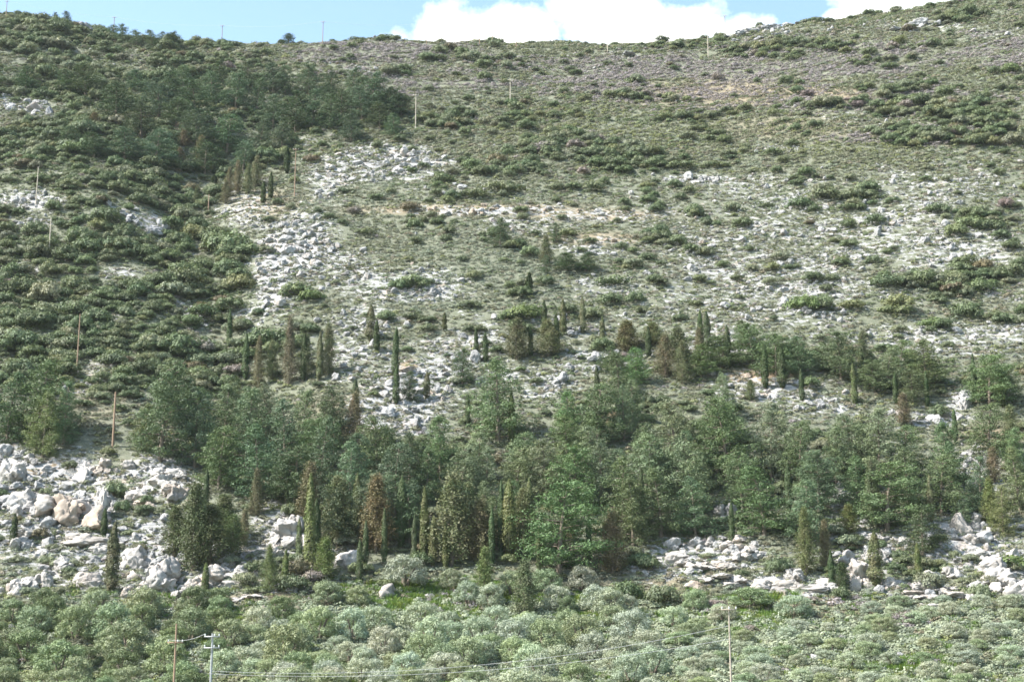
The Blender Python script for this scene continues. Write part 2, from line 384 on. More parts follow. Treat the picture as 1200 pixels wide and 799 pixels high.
def pine_meshes(k):
    r = np.random.default_rng(100+k)
    H, Rm = 9.0, [3.1,3.4,2.6,3.6,2.9,3.2][k % 6]
    open_ = [0.03,0.07,0.02,0.10,0.04,0.13][k % 6]
    lean = r.normal(size=2)*0.5
    def axis_at(t): return np.array([lean[0]*t*t, lean[1]*t*t, H*t])
    tb = MB().add(tube([axis_at(t) for t in np.linspace(-0.04, .95, 8)], np.linspace(.24, .04, 8), 7))
    C = []; O = []
    nb = 60
    sec = r.random(9)*0.5+0.72
    for i in range(nb):
        t = open_ + (0.985-open_)*((i+r.random())/nb)
        s = (t-open_)/(1-open_)
        prof_ = (1-s)**[0.62,0.5,0.8,0.42,0.7,0.5][k % 6]*min(1, 0.55+s*3.0)
        an = i*2.399+r.normal()*0.5
        L = Rm*prof_*(0.72+0.45*r.random())*sec[int(an/(2*math.pi)*9) % 9]*(1 if r.random() > .1 else .6)+0.2
        p0 = axis_at(t); d = np.array([math.cos(an), math.sin(an), 0])
        rise = r.normal()*0.06+0.10-0.18*(1-s)
        end = p0+d*L+np.array([0,0,L*rise])
        if i % 2 == 0 and L > .8:
            tb.add(tube([p0-np.array([0,0,.15]), (p0+end)/2+np.array([0,0,.05]), end], [.07,.045,.015], 4))
        nt_ = max(1, int(L*1.15+.3))
        for q in (np.linspace(0.42, 1, nt_) if nt_ > 1 else [.9]):
            c = p0+(end-p0)*q + r.normal(size=3)*np.array([.2,.2,.10])
            side = np.cross(d, [0,0,1])*r.normal()*0.34*q*(L/2.2)
            C.append(c+side); O.append(.5+.32*r.random()+.12*(L/Rm))
    for q in range(4): C.append(axis_at(.93+.02*q)+r.normal(size=3)*.12); O.append(.34)
    C = np.array(C); O = np.array(O)
    m = 92
    d = r.normal(size=(len(C), m, 3)); d /= np.linalg.norm(d, axis=2)[:, :, None]
    rad = O[:, None, None]*(.7+.4*r.random((len(C), m, 1)))
    lob = 1+.35*vnoise(d[:,:,0]*1.7+np.arange(len(C))[:,None]*3.1, d[:,:,1]*1.7, d[:,:,2]*1.7, seed=k)[:, :, None]
    P = (C[:, None]+d*rad*lob*np.array([.95,.95,.66])).reshape(-1, 3)
    OO = d.copy(); OO[:, :, 2] *= 1.2
    V, Fc, lf = leaf_quads(P, 0.215, r, 0.42, 0.25, OO.reshape(-1, 3), 1.9)
    return tb.mesh('pine_trunk', M_BARK, True), mesh_from('pine_crown', V, Fc, M_PINE, lf)

def cypress_meshes(k):
    r = np.random.default_rng(200+k)
    H = 7.0; W = [.62,.5,.72,.56][k % 4]
    tb = MB().add(tube([(0,0,-.3),(0,0,H*.35),(0,0,H*.8)], [.14,.09,.02], 6))
    n = 5200
    z = r.random(n)**0.9
    pr = np.minimum(1, .35+z*4)*(1-z**2.4)**.75*W*(1+.18*vnoise(z*9, z*0+k, seed=k))+.04
    an = r.random(n)*2*math.pi; rr = np.sqrt(r.random(n)*.6+.4)*pr*(1+.22*vnoise(an*1.2, z*11, seed=50+k))
    lean = .25*(k-1.5)/1.5
    P = np.stack([np.cos(an)*rr+lean*z*z*.4, np.sin(an)*rr, .15+z*(H-.15)], 1)
    O = np.stack([np.cos(an), np.sin(an), an*0+.6], 1)
    V, Fc, lf = leaf_quads(P, .18, r, .42, .3, O, 1.8)
    return tb.mesh('cypress_trunk', M_BARK, True), mesh_from('cypress_crown', V, Fc, M_CYP, lf)

def spreading_cypress_meshes(k):
    r = np.random.default_rng(300+k)
    H = 7.0; W = [1.7,1.4,2.0,1.55][k % 4]
    tb = MB().add(tube([(0,0,-.3),(.05,0,H*.4),(0,.05,H*.93)], [.17,.1,.02], 6))
    C = []; O = []
    for i in range(130):
        t = .06+.92*((i+r.random())/130); an = i*2.399+r.normal()*.4
        L = W*min(1, .55+t*2.2)*(1-t**1.25)**.95*(.6+.6*r.random())+.08
        d = np.array([math.cos(an), math.sin(an), 0])
        e = np.array([0,0,H*t-.45])+d*L+np.array([0,0,L*.55])
        if i % 3 == 0: tb.add(tube([(0,0,H*t-.45), e], [.04,.01], 4))
        for q in (.4,.7,1.0):
            C.append(np.array([0,0,H*t-.45])+(e-np.array([0,0,H*t-.45]))*q+r.normal(size=3)*.1); O.append(d)
    C = np.array(C); O = np.array(O); m = 26
    off = r.normal(size=(len(C), m, 3))*np.array([.17,.17,.26])
    P = (C[:, None]+off).reshape(-1, 3)
    V, Fc, lf = leaf_quads(P, .165, r, .42, .35, np.repeat(O, m, 0), 1.0)
    return tb.mesh('conifer_trunk', M_BARK, True), mesh_from('conifer_crown', V, Fc, M_CYP, lf)

def olive_meshes(k):
    r = np.random.default_rng(400+k)
    tb = MB(); C = []
    for i in range(3+k % 2):
        an = i*2.1+r.random(); e = np.array([math.cos(an)*1.0, math.sin(an)*1.0, 2.2])
        tb.add(tube([(math.cos(an)*.15, math.sin(an)*.15, -.4), (math.cos(an)*.35, math.sin(an)*.35, .8), e], [.19,.13,.05], 6))
    nl = 22
    for i in range(nl):
        an = i*2.399; q = math.sqrt((i+.5)/nl)
        rr = 1.75*q*(.8+.35*r.random()); zz = 1.25+2.0*math.sqrt(max(0, 1-q*q))*(.75+.3*r.random())
        C.append((math.cos(an)*rr, math.sin(an)*rr, zz*(.95) - (.5 if q > .8 else 0)))
    for i in range(9):
        an = i*.7+r.random()*.4; C.append((math.cos(an)*1.55, math.sin(an)*1.55, .62+.3*r.random())); nl += 1
    C = np.array(C); m = 240
    rad = .5+.28*r.random(nl)
    d = r.normal(size=(nl, m, 3)); d /= np.linalg.norm(d, axis=2)[:, :, None]
    rr = (.55+.5*r.random((nl, m)))[:, :, None]*rad[:, None, None]
    P = (C[:, None]+d*rr*np.array([1,1,.9])).reshape(-1, 3)
    V, Fc, lf = leaf_quads(P, .165, r, .5, .25, d.reshape(-1, 3), 1.9)
    return tb.mesh('olive_trunk', M_BARK, True), mesh_from('olive_crown', V, Fc, M_OLIVE, lf)

def bush_mesh(k, name='shrub', mat=None, n=1900, size=.165):
    """a dome of leaf clumps about 3 m wide and 1.5 m high, lobed and uneven"""
    r = np.random.default_rng(500+k)
    nl = 11+k % 4
    C = []
    for i in range(nl):
        an = i*2.399+r.random()*.5; q = math.sqrt((i+.3)/nl)
        C.append((math.cos(an)*q*1.15, math.sin(an)*q*1.05, .55*math.sqrt(max(0,1-q*q))+.28*r.random()+.18))
    C = np.array(C); m = n//nl
    rad = .42+.26*r.random(nl)
    d = r.normal(size=(nl, m, 3)); d[:, :, 2] = np.abs(d[:, :, 2])-.25; d /= np.linalg.norm(d, axis=2)[:, :, None]
    P = (C[:, None]+d*(.6+.45*r.random((nl, m)))[:, :, None]*rad[:, None, None]).reshape(-1, 3)
    dd = d.reshape(-1, 3)
    keep = P[:, 2] > -.15
    V, Fc, lf = leaf_quads(P[keep], size, r, .6, .25, dd[keep], 2.6)
    return mesh_from(name, V, Fc, mat or M_LEAF, lf)

def cushion_mesh(k):
    r = np.random.default_rng(600+k)
    n = 130
    an = r.random(n)*6.283; ph = r.random(n)**.6
    lob = 1+.3*vnoise(an*.9, ph*3, seed=k)
    P = np.stack([np.cos(an)*np.sqrt(1-(1-ph)**2)*.5*lob, np.sin(an)*np.sqrt(1-(1-ph)**2)*.5*lob, (1-ph)*.42*lob+.03], 1)
    P *= (.75+.3*r.random(n))[:, None]
    O = P/np.linalg.norm(P, axis=1)[:, None]
    V, Fc, lf = leaf_quads(P, .19, r, .55, .3, O, 1.6)
    return mesh_from('low_scrub', V, Fc, M_SCRUB, lf)

def tuft_mesh(k):
    r = np.random.default_rng(650+k); n = 60
    b = r.normal(size=(n, 2))*.22; e = b*1.5+r.normal(size=(n, 2))*.12; h = .2+.22*r.random(n); w = r.normal(size=(n, 2)); w = w/np.linalg.norm(w, axis=1)[:, None]*.035
    V = np.stack([np.c_[b-w, np.full(n, -.05)], np.c_[b+w, np.full(n, -.05)], np.c_[e+w*.3, h], np.c_[e-w*.3, h]], 1).reshape(-1, 3)
    return mesh_from('grass', V, np.arange(4*n).reshape(n, 4), M_SCRUB, r.random(n))

_ico = {}
def ico(sub):
    if sub not in _ico:
        bm = bmesh.new(); bmesh.ops.create_icosphere(bm, subdivisions=sub, radius=1)
        _ico[sub] = (np.array([v.co[:] for v in bm.verts]), np.array([[v.index for v in f.verts] for f in bm.faces])); bm.free()
    return _ico[sub]
def chunk(seed, sub, scale, rough=.1):
    r = np.random.default_rng(seed); V, Fc = ico(sub); P = V.copy()
    P *= (1+.22*fbm(P[:,0]*1.1+seed, P[:,1]*1.1, P[:,2]*1.1, seed=seed, oct=2))[:, None]
    for i in range(17):
        n = r.normal(size=3); n /= np.linalg.norm(n); d = .48+.42*r.random()
        q = P@n; P -= np.outer(np.maximum(q-d, 0), n)
    L = np.linalg.norm(P, axis=1)[:, None]+1e-9; U = P/L
    f = fbm(P[:,0]*2.3+seed, P[:,1]*2.3, P[:,2]*2.3, seed=seed+1, oct=4)
    rid = 1-np.abs(fbm(P[:,0]*1.9, P[:,1]*1.9+seed, P[:,2]*1.2, seed=seed+2, oct=3))*4
    P += U*((f*rough*1.3) - np.clip(rid, 0, 1)*rough*.8 - rough*.8*np.clip(fbm(P[:,0]*5.5+seed, P[:,1]*5.5, P[:,2]*5.5, seed=seed+4, oct=2)-.12, 0, 1)*2)[:, None]
    return P*np.array(scale), Fc
def boulder_mesh(k, sub=4):
    P, Fc = chunk(700+k, sub, ((.62,.52,.55),(.6,.5,.42),(.55,.5,.62),(.65,.55,.34))[k % 4], .17)
    P[:, 2] += .22
    return mesh_from('boulder', P, Fc, M_ROCK)
def outcrop_mesh(k):
    """one rugged crag of broken faces, about 1 wide and 1 high"""
    r = np.random.default_rng(800+k); VV = []; FF = []; o = 0
    for i in range(13):
        an = r.random()*6.283; q = .40*math.sqrt(r.random()) if i else 0
        s = .13+.16*r.random()**1.5
        P, Fc = chunk(900+k*20+i, 4, (s*1.1, s*.95, s*(.85+.5*r.random())), .19)
        P += np.array([math.cos(an)*q*1.1, math.sin(an)*q*.8, (.50-q)*1.1*(.35+.75*r.random())+.02])
        VV.append(P); FF.append(Fc+o); o += len(P)
    return mesh_from('crag', np.concatenate(VV), np.concatenate(FF), M_ROCK)

# ------------------------------------------------------------------ objects, labels
def link(o): COL.objects.link(o); return o
LAND = [
 (90,22,'the white crag on the left ridge'),(35,125,'the grey crag at upper left'),(57,282,'the pale pole on the left spur'),(90,402,'the reddish pole at far left'),
 (132,490,'the brown pole above the outcrop'),(345,205,'the pole with the crossarm by the grove'),(487,130,'the pole right of the upper grove'),(598,108,'the lone pole on the upper slope'),
 (712,48,'the pole on the ridge shoulder'),(605,42,'the tallest pole on the skyline'),(378,38,'the skyline pole against blue sky'),(830,55,'the pole in the ridge scree'),
 (172,257,'the shaded cliff on the spur'),(278,212,'the brown conifer stand'),(98,97,'the dark pine at upper left'),(200,100,'the left end of the upper grove'),(290,110,'the middle of the upper grove'),
 (420,118,'the right end of the upper grove'),(450,190,'the white scree below the grove'),(350,285,'the white rock slide'),(480,240,'the round brown bush at mid-slope'),
 (588,275,'the spiky dark bush at mid-slope'),(660,300,'the small thicket at mid-slope'),(985,228,'the long thicket at upper right'),(945,347,'the bright green thicket at right'),
 (620,334,'the lone cypress at mid-slope'),(438,387,'the cypress pair in the scree'),(463,430,'the two stacked cypresses'),(605,398,'the dense brown conifer'),
 (582,465,'the broad pine with bare trunks'),(907,435,'the cypress pair on orange soil'),(745,428,'the vivid green pine'),(335,420,'the rusty conifer row'),(415,497,'the rust-brown conifer'),
 (50,495,'the layered light pine at left'),(188,480,'the broad pine by the brown pole'),(230,612,'the dark broad evergreen'),(100,540,'the pale pinnacle rock'),(75,595,'the orange-stained crag'),
 (175,632,'the lumpy rock tower'),(130,665,'the cypress before the outcrop'),(330,620,'the jagged white rock pile'),(405,650,'the round white boulder'),(363,620,'the tall dark cypress'),
 (440,605,'the rusty red conifer'),(475,668,'the round silver olive'),(503,620,'the twin cypress spires'),(597,615,'the yellowish cypress'),(655,620,'the big layered pine'),
 (615,690,'the brown conifer among olives'),(820,655,'the slanting white ledges'),(930,683,'the flat white slab'),(895,588,'the bright pine above the slab'),(993,640,'the overhanging round boulder'),
 (1027,660,'the cypress in the right outcrop'),(1150,645,'the right edge boulders'),(1175,597,'the yellowish pine at right edge'),(1160,448,'the spreading pine at far right'),(1040,585,'the deep green pine at right'),
 (202,770,'the brown pole in the olives'),(245,782,'the grey pole in the olives'),(858,760,'the pole at lower right'),(505,740,'the bright olive at bottom centre'),(690,745,'the olives right of centre'),
 (1060,728,'the bare purple bush'),(1187,75,'the green patch at upper right'),(1050,130,'the long green band at upper right'),(820,208,'the white ledge at mid-right'),(560,247,'the orange stone band'),
 (750,350,'the dark bushes right of centre'),(1130,295,'the rock heap at right'),(860,88,'the purple-grey scrub'),(265,275,'the large bush in the gully'),(312,385,'the domed bush by the slide'),
 (110,350,'the middle of the left spur'),(20,200,'the left edge below the crag'),(1090,430,'the pines at upper right of the wood'),(860,420,'the pines left of the orange soil'),(800,520,'the middle of the pine wood'),
 (700,500,'the pines right of the broad pine'),(300,520,'the left part of the pine wood'),(520,520,'the gap in the pine wood'),(960,520,'the right part of the pine wood'),(480,460,'the white scree above the wood'),
 (100,730,'the shrubs at lower left'),(350,750,'the olives right of the grey pole'),(1150,760,'the olives at lower right corner'),(760,770,'the wires over the olives'),(980,760,'the olives at lower right'),
 (700,190,'the upper slope right of centre'),(560,160,'the upper slope at centre'),(200,60,'the bushes under the left skyline'),(1000,60,'the slope under the right skyline'),(400,310,'the scree right of the slide'),
 (200,400,'the bushes above the broad pine'),(860,300,'the stony slope at right'),(1000,400,'the stones above the right pines'),(680,420,'the stones beside the brown conifer'),(940,270,'the stony patch under the long thicket'),
 (20,660,'the left edge of the outcrop'),(270,690,'the stones below the dark evergreen'),(1100,500,'the ledge among the right pines'),(560,300,'the silvery scrub at centre'),(420,240,'the scrub below the white scree'),
 (700,260,'the end of the orange stones'),(1100,220,'the far right end of the thicket'),
]
ORD = ['nearest','second nearest','third nearest','fourth nearest','fifth nearest','sixth nearest','seventh nearest','eighth nearest','ninth nearest','tenth nearest']
ORD += [w+' nearest' for w in 'eleventh twelfth thirteenth fourteenth fifteenth sixteenth seventeenth eighteenth nineteenth twentieth'.split()]
ORD += ['%dth nearest' % i for i in range(21, 80)]
PENDING = []   # (object, noun, adjective, u, v)
def want_label(o, noun, adj, u, v): PENDING.append((o, noun, adj, u, v))
def write_labels():
    buck = {}
    for o, noun, adj, u, v in PENDING:
        L = min(LAND, key=lambda l: (l[0]-u)**2+((l[1]-v)*1.3)**2)
        du, dv = u-L[0], v-L[1]
        d = math.hypot(du, dv)
        w = 'beside' if d < 12 else (('right of' if du > 0 else 'left of') if abs(du) > abs(dv) else ('below' if dv > 0 else 'above'))
        buck.setdefault((noun, adj, L[2], w), []).append((d, o))
    for (noun, adj, l, w), os_ in buck.items():
        os_.sort(key=lambda q: q[0])
        for i, (d, o) in enumerate(os_):
            if len(os_) == 1: s = f'{adj} {noun} {w} {l}'
            else: s = f'{adj} {noun} {w} {l}, {ORD[i]}'
            o['label'] = s
def tag(o, cat, group=None, label=None, tint=None):
    o['category'] = cat
    if group: o['group'] = group
    if label: o['label'] = label
    if tint is not None: o['tint'] = [float(c) for c in tint]

def tint_word(c):
    r, g, b = c
    lum = .3*r+.6*g+.1*b
    if r > g*1.15: return 'rust-brown'
    if r > g*.97 and b > g*.8: return 'purple-grey'
    if r > g*.97: return 'brownish'
    if b > g*.62: return 'silvery' if lum > .10 else 'blue-green'
    if r > g*.86: return 'yellow-green'
    return 'bright green' if lum > .115 else 'dark green'

PROTO = {}
def plant(kind, cat, group, parts, loc, rz, scl, tint, noun, u, v, label=None, key=None):
    """a tree: an Empty at its foot, its trunk and its crown"""
    e = link(bpy.data.objects.new(kind, None)); e.empty_display_size = .5
    e.location = loc; e.rotation_euler = (0, 0, rz); e.scale = scl
    tag(e, cat, group, label)
    for nm, me in parts:
        k = (me.name, nm)
        if k in PROTO: c = PROTO[k].copy(); c.name = nm
        else: c = bpy.data.objects.new(nm, me); PROTO[k] = c
        link(c); c.parent = e
        c['tint'] = [float(q) for q in tint]
    hp = scl[2]
    if label is None:
        a = tint_word(tint)
        want_label(e, noun, a, u, v)
    return e

PINES = [pine_meshes(k) for k in range(6)]
CYPS = [cypress_meshes(k) for k in range(4)]
SPREAD = [spreading_cypress_meshes(k) for k in range(4)]
OLIVES = [olive_meshes(k) for k in range(5)]
BUSH = [bush_mesh(k) for k in range(6)]
CUSH = [cushion_mesh(k) for k in range(5)]
TUFT = [tuft_mesh(k) for k in range(2)]
BOULD = [boulder_mesh(k) for k in range(10)]
CRAG = [outcrop_mesh(k) for k in range(8)]

def vary(c, s=.14):
    k = 1+random.uniform(-s, s)
    return tuple(max(.01, q*k*(1+random.uniform(-s*.5, s*.5))) for q in c)

# pine tints
T_P = {'u':(.076,.116,.068),'m':(.100,.140,.066),'b':(.094,.138,.080),'y':(.130,.156,.066),'l':(.126,.162,.094),'g':(.092,.148,.062),'d':(.062,.094,.046)}
T_C = {'e':(.098,.110,.048),'d':(.072,.090,.038),'y':(.130,.138,.050),'r':(.158,.122,.070),'o':(.135,.128,.066),'k':(.165,.118,.060)}
T_O = {'s':(.285,.322,.240),'g':(.190,.235,.135),'y':(.225,.260,.150),'d':(.12,.155,.075)}
T_B = {'d':(.090,.122,.062),'m':(.116,.146,.078),'y':(.138,.156,.076),'g':(.158,.178,.118),'p':(.195,.170,.165),'n':(.125,.108,.065),'b':(.105,.150,.055)}

SPOTS = []   # feet of trees, to keep scatter off them
def put_pine(u, vb, hpx, wpx, t, label=None, tree_k=None):
    if vb > 400: hpx *= .94
    elif hpx > 24: hpx *= 1.06; t = random.choice({'m':'duu','b':'uud','l':'um','d':'d'}.get(t, t))
    x, y, z, d = ground_at(u, vb)
    k = random.randrange(6) if tree_k is None else tree_k
    h = hpx*d/F/math.cos(R(13)); w = wpx*d/F
    s = (w/6.4, w/6.4, h/9.3)
    SPOTS.append((x, y, w*.3))
    plant('pine_tree', 'pine', 'pines on the hillside', [('trunk', PINES[k][0]), ('crown', PINES[k][1])], (x, y, z), random.uniform(0, 6.28), s, vary(T_P[t]), 'pine tree', u, vb-hpx*.5, label)
def put_cyp(u, vb, hpx, wpx, t, label=None):
    hpx *= 1.1; wpx *= 1.15
    x, y, z, d = ground_at(u, vb); k = random.randrange(4)
    h = hpx*d/F/math.cos(R(13)); w = wpx*d/F
    SPOTS.append((x, y, .6))
    plant('cypress_tree', 'cypress', 'narrow cypresses on the hillside', [('trunk', CYPS[k][0]), ('crown', CYPS[k][1])], (x, y, z), random.uniform(0, 6.28), (w/1.25, w/1.25, h/7), vary(T_C[t]), 'narrow cypress', u, vb-hpx*.5, label)
def put_spread(u, vb, hpx, wpx, t, label=None):
    if label is None: hpx *= random.uniform(.82, 1.28); wpx *= random.uniform(.9, 1.2)
    x, y, z, d = ground_at(u, vb); k = random.randrange(4)
    h = hpx*d/F/math.cos(R(13)); w = wpx*d/F
    SPOTS.append((x, y, w*.3))
    plant('conifer_tree', 'conifer', 'brownish spreading conifers', [('trunk', SPREAD[k][0]), ('crown', SPREAD[k][1])], (x, y, z), random.uniform(0, 6.28), (w/3.3, w/3.3, h/7), vary(T_C[t]), 'shaggy conifer', u, vb-hpx*.5, label)
def put_olive(u, vb, wpx, hpx, t, label=None):
    x, y, z, d = ground_at(u, vb); k = random.randrange(5)
    w = wpx*d/F; h = hpx*d/F/math.cos(R(13))
    SPOTS.append((x, y, w*.4))
    plant('olive_tree', 'olive tree', 'olive trees at the foot of the hill', [('trunk', OLIVES[k][0]), ('crown', OLIVES[k][1])], (x, y, z), random.uniform(0, 6.28), (w/4.6, w/4.6, h/3.6), vary(T_O[t], .12), 'olive tree', u, vb-hpx*.5, label)

#@@LAYOUT
PINE_LIST = [ # foot u, foot v, height, width in photo px, tint
 (8,520,92,62,'d'),(50,536,82,52,'y','layered light green pine standing at the left edge behind the rocks'),(45,512,96,82,'m'),(74,522,80,44,'b'),
 (188,540,122,80,'m','broad pine with yellowish boughs right of the brown pole'),(228,548,96,54,'b'),(170,528,60,40,'y'),
 (262,532,86,60,'m'),(288,548,98,62,'b'),(312,534,88,56,'l'),(333,562,102,62,'b'),(352,542,90,52,'m'),(302,585,92,72,'b'),(256,575,82,62,'m'),(345,596,80,60,'d'),
 (392,532,82,48,'d'),(420,575,72,58,'b'),(376,575,92,56,'b'),(442,566,82,58,'m'),(456,548,52,46,'d'),(410,604,92,60,'b'),(462,596,82,60,'b'),(480,560,50,40,'m'),(238,520,70,44,'m'),
 (215,500,50,40,'m'),(275,495,50,46,'l'),
 (542,452,46,26,'d'),(584,518,102,78,'m','broad pine with bare trunks alone in the scree above the wood'),(516,562,80,56,'m'),(540,590,70,56,'l'),(560,566,62,50,'l'),(700,525,82,66,'m'),(726,476,66,56,'m'),
 (690,565,72,56,'l'),(605,586,66,52,'l'),(640,592,80,58,'l'),(612,562,60,46,'l'),(665,560,76,58,'m'),(675,600,80,66,'g'),(500,590,70,50,'d'),
 (746,452,48,42,'g','vivid green pine beside the brown thicket above the wood'),(850,432,40,52,'m'),(872,410,36,40,'m'),(882,428,52,46,'m'),(910,440,56,50,'m'),(936,442,52,46,'b'),(822,442,40,48,'m'),(715,438,34,34,'m'),
 (848,494,60,32,'l'),(742,505,64,38,'l'),(792,545,82,64,'l'),(852,562,102,70,'m'),(904,562,98,52,'l'),(938,572,84,56,'m'),(762,595,94,70,'l'),(812,606,94,66,'l'),(730,625,96,64,'m'),(705,600,84,56,'b'),
 (986,446,60,50,'m'),(1040,456,52,50,'l'),(1056,444,48,36,'m'),(1086,458,64,56,'m'),(1070,474,44,44,'m'),(1160,478,64,60,'m','spreading pine standing at far right above the wood'),(1182,470,44,34,'m'),(1025,460,40,40,'m'),
 (1000,565,84,62,'l'),(1032,572,98,68,'l'),(1062,565,72,54,'m'),(1112,574,84,58,'g'),(1160,545,76,60,'m'),(980,575,80,56,'m'),(960,600,76,60,'b'),
 (655,674,116,98,'g','big layered bright pine at the front of the wood'),(742,640,84,60,'m'),(775,630,84,62,'m'),(815,628,72,56,'b'),(896,628,86,78,'g','bright green pine standing above the flat white slab'),(946,640,84,56,'b'),
 (1040,622,86,84,'g','deep green pine standing above the right outcrop'),(1082,650,60,52,'d'),(1006,604,72,52,'m'),(1104,604,76,60,'m'),(1176,628,64,38,'y','yellowish slender pine at the right edge among boulders'),(1130,615,36,34,'l'),(1150,600,70,46,'b'),
 (1065,600,80,50,'m'),(870,600,76,50,'m'),(580,640,60,46,'m'),(540,640,80,50,'b'),(480,640,70,50,'b'),(395,642,84,52,'d'),(335,590,60,46,'d'),(1195,600,80,50,'m'),(1190,560,60,40,'m'),
 # the upper grove
 (100,115,38,46,'d','dark wide pine alone at the upper left'),(136,142,44,48,'d'),(30,108,28,36,'m'),(78,112,30,30,'m'),(186,140,46,44,'m'),(228,146,50,50,'d'),(214,108,32,34,'m'),(248,122,38,34,'m'),(276,128,40,38,'m'),
 (300,138,46,32,'d'),(320,110,34,32,'m'),(334,112,36,32,'m'),(346,156,46,44,'m'),(320,150,40,36,'l'),(366,150,44,40,'m'),(388,122,36,36,'m'),(362,112,34,32,'b'),(386,152,40,36,'m'),(165,162,40,44,'d'),(266,182,48,48,'m'),
 (240,204,40,40,'d'),(146,190,38,46,'m'),(182,196,44,40,'b'),(412,128,46,40,'b'),(436,134,48,46,'b'),(424,142,40,40,'b'),(456,138,36,38,'b'),(470,136,26,24,'m'),(462,162,30,34,'m'),(412,166,32,40,'m'),(196,118,30,34,'m'),(160,108,26,34,'l'),
 (255,100,28,32,'m'),(290,106,32,32,'m'),(206,150,34,36,'m'),(285,200,36,34,'m'),(445,152,30,34,'d'),(400,140,34,30,'m'),(305,172,32,36,'l'),(330,178,34,34,'m'),(230,172,40,40,'m'),(110,186,30,36,'m'),(75,178,30,34,'m'),
 # against the skyline
 (64,25,13,9,'d'),(78,27,17,16,'d'),(338,53,15,20,'d'),(160,54,20,20,'b'),(178,56,22,24,'m'),(200,57,20,22,'d'),(130,46,18,16,'b'),(142,50,22,16,'b'),(110,52,16,14,'d'),(190,52,16,16,'b'),
 (586,290,34,26,'d'),(652,285,24,17,'d'),(664,318,23,38,'d'),(640,322,24,15,'d'),(480,470,38,28,'d'),(686,318,22,36,'d'),
]
CYP_LIST = [
 (450,662,58,8,'d'),(485,664,54,8,'d'),(522,668,50,8,'y'),(576,664,64,9,'d'),(632,670,52,8,'o'),(428,664,48,8,'d'),(350,664,50,8,'o'),(690,662,52,8,'d'),(858,640,46,8,'d'),(1092,612,50,8,'o'),(240,606,50,8,'d'),(925,600,50,8,'d'),(752,612,56,8,'d'),(548,500,34,7,'d'),(500,470,30,7,'o'),(700,470,36,7,'d'),(940,470,34,7,'d'),(1120,520,36,7,'d'),
 (268,408,42,7,'d'),(287,446,50,7,'d'),(355,448,52,8,'d'),(374,447,52,9,'o'),(434,402,40,9,'o'),(441,413,34,8,'d'),(463,441,52,9,'d'),(464,474,42,9,'d'),(416,482,34,7,'d'),
 (558,414,26,6,'d'),(569,426,32,7,'d'),(622,418,32,7,'d'),(652,417,46,9,'d'),(660,392,38,9,'o'),(683,391,40,6,'o'),(638,390,34,8,'d'),(600,519,54,9,'y','slender light green cypress in front of the broad pine'),(706,408,34,8,'o'),
 (620,346,24,9,'d','lone short cypress on open scrub at mid-slope'),(521,388,20,6,'o'),(821,410,42,8,'d'),(829,412,42,8,'d'),(853,434,48,8,'d'),(897,456,48,10,'d'),(917,457,44,9,'d'),
 (1002,474,44,8,'y'),(1050,474,34,7,'d'),(1087,477,38,7,'d'),(1143,472,52,8,'d'),(1176,478,38,9,'y'),
 (362,672,104,14,'y','tallest dark cypress, slim, right of the white rock pile'),(370,652,60,12,'d'),(421,684,46,7,'d'),(418,616,54,9,'y'),(470,644,76,12,'d'),(497,654,74,11,'y'),(507,664,54,10,'y'),
 (587,652,80,9,'d'),(597,657,84,15,'y','yellowish thick cypress in the conifer cluster left of the big pine'),(620,640,70,9,'y'),(130,694,72,17,'o','thick dark cypress standing before the left outcrop'),(15,642,34,9,'d'),(121,630,30,8,'d'),
 (334,684,34,9,'y'),(240,694,30,9,'y'),(1027,690,58,14,'o','dark cypress standing within the right outcrop'),(1077,680,38,9,'y'),(308,240,26,7,'d'),(317,234,30,7,'d'),(336,204,30,7,'d'),(251,218,12,6,'d'),(610,640,60,9,'d'),
 (440,640,60,8,'d'),(385,610,50,8,'d'),(760,420,34,8,'d'),(1010,440,30,7,'o'),(680,690,0.1+24,7,'y'),(975,690,40,9,'d'),(660,640,0.1+40,8,'y'),
]
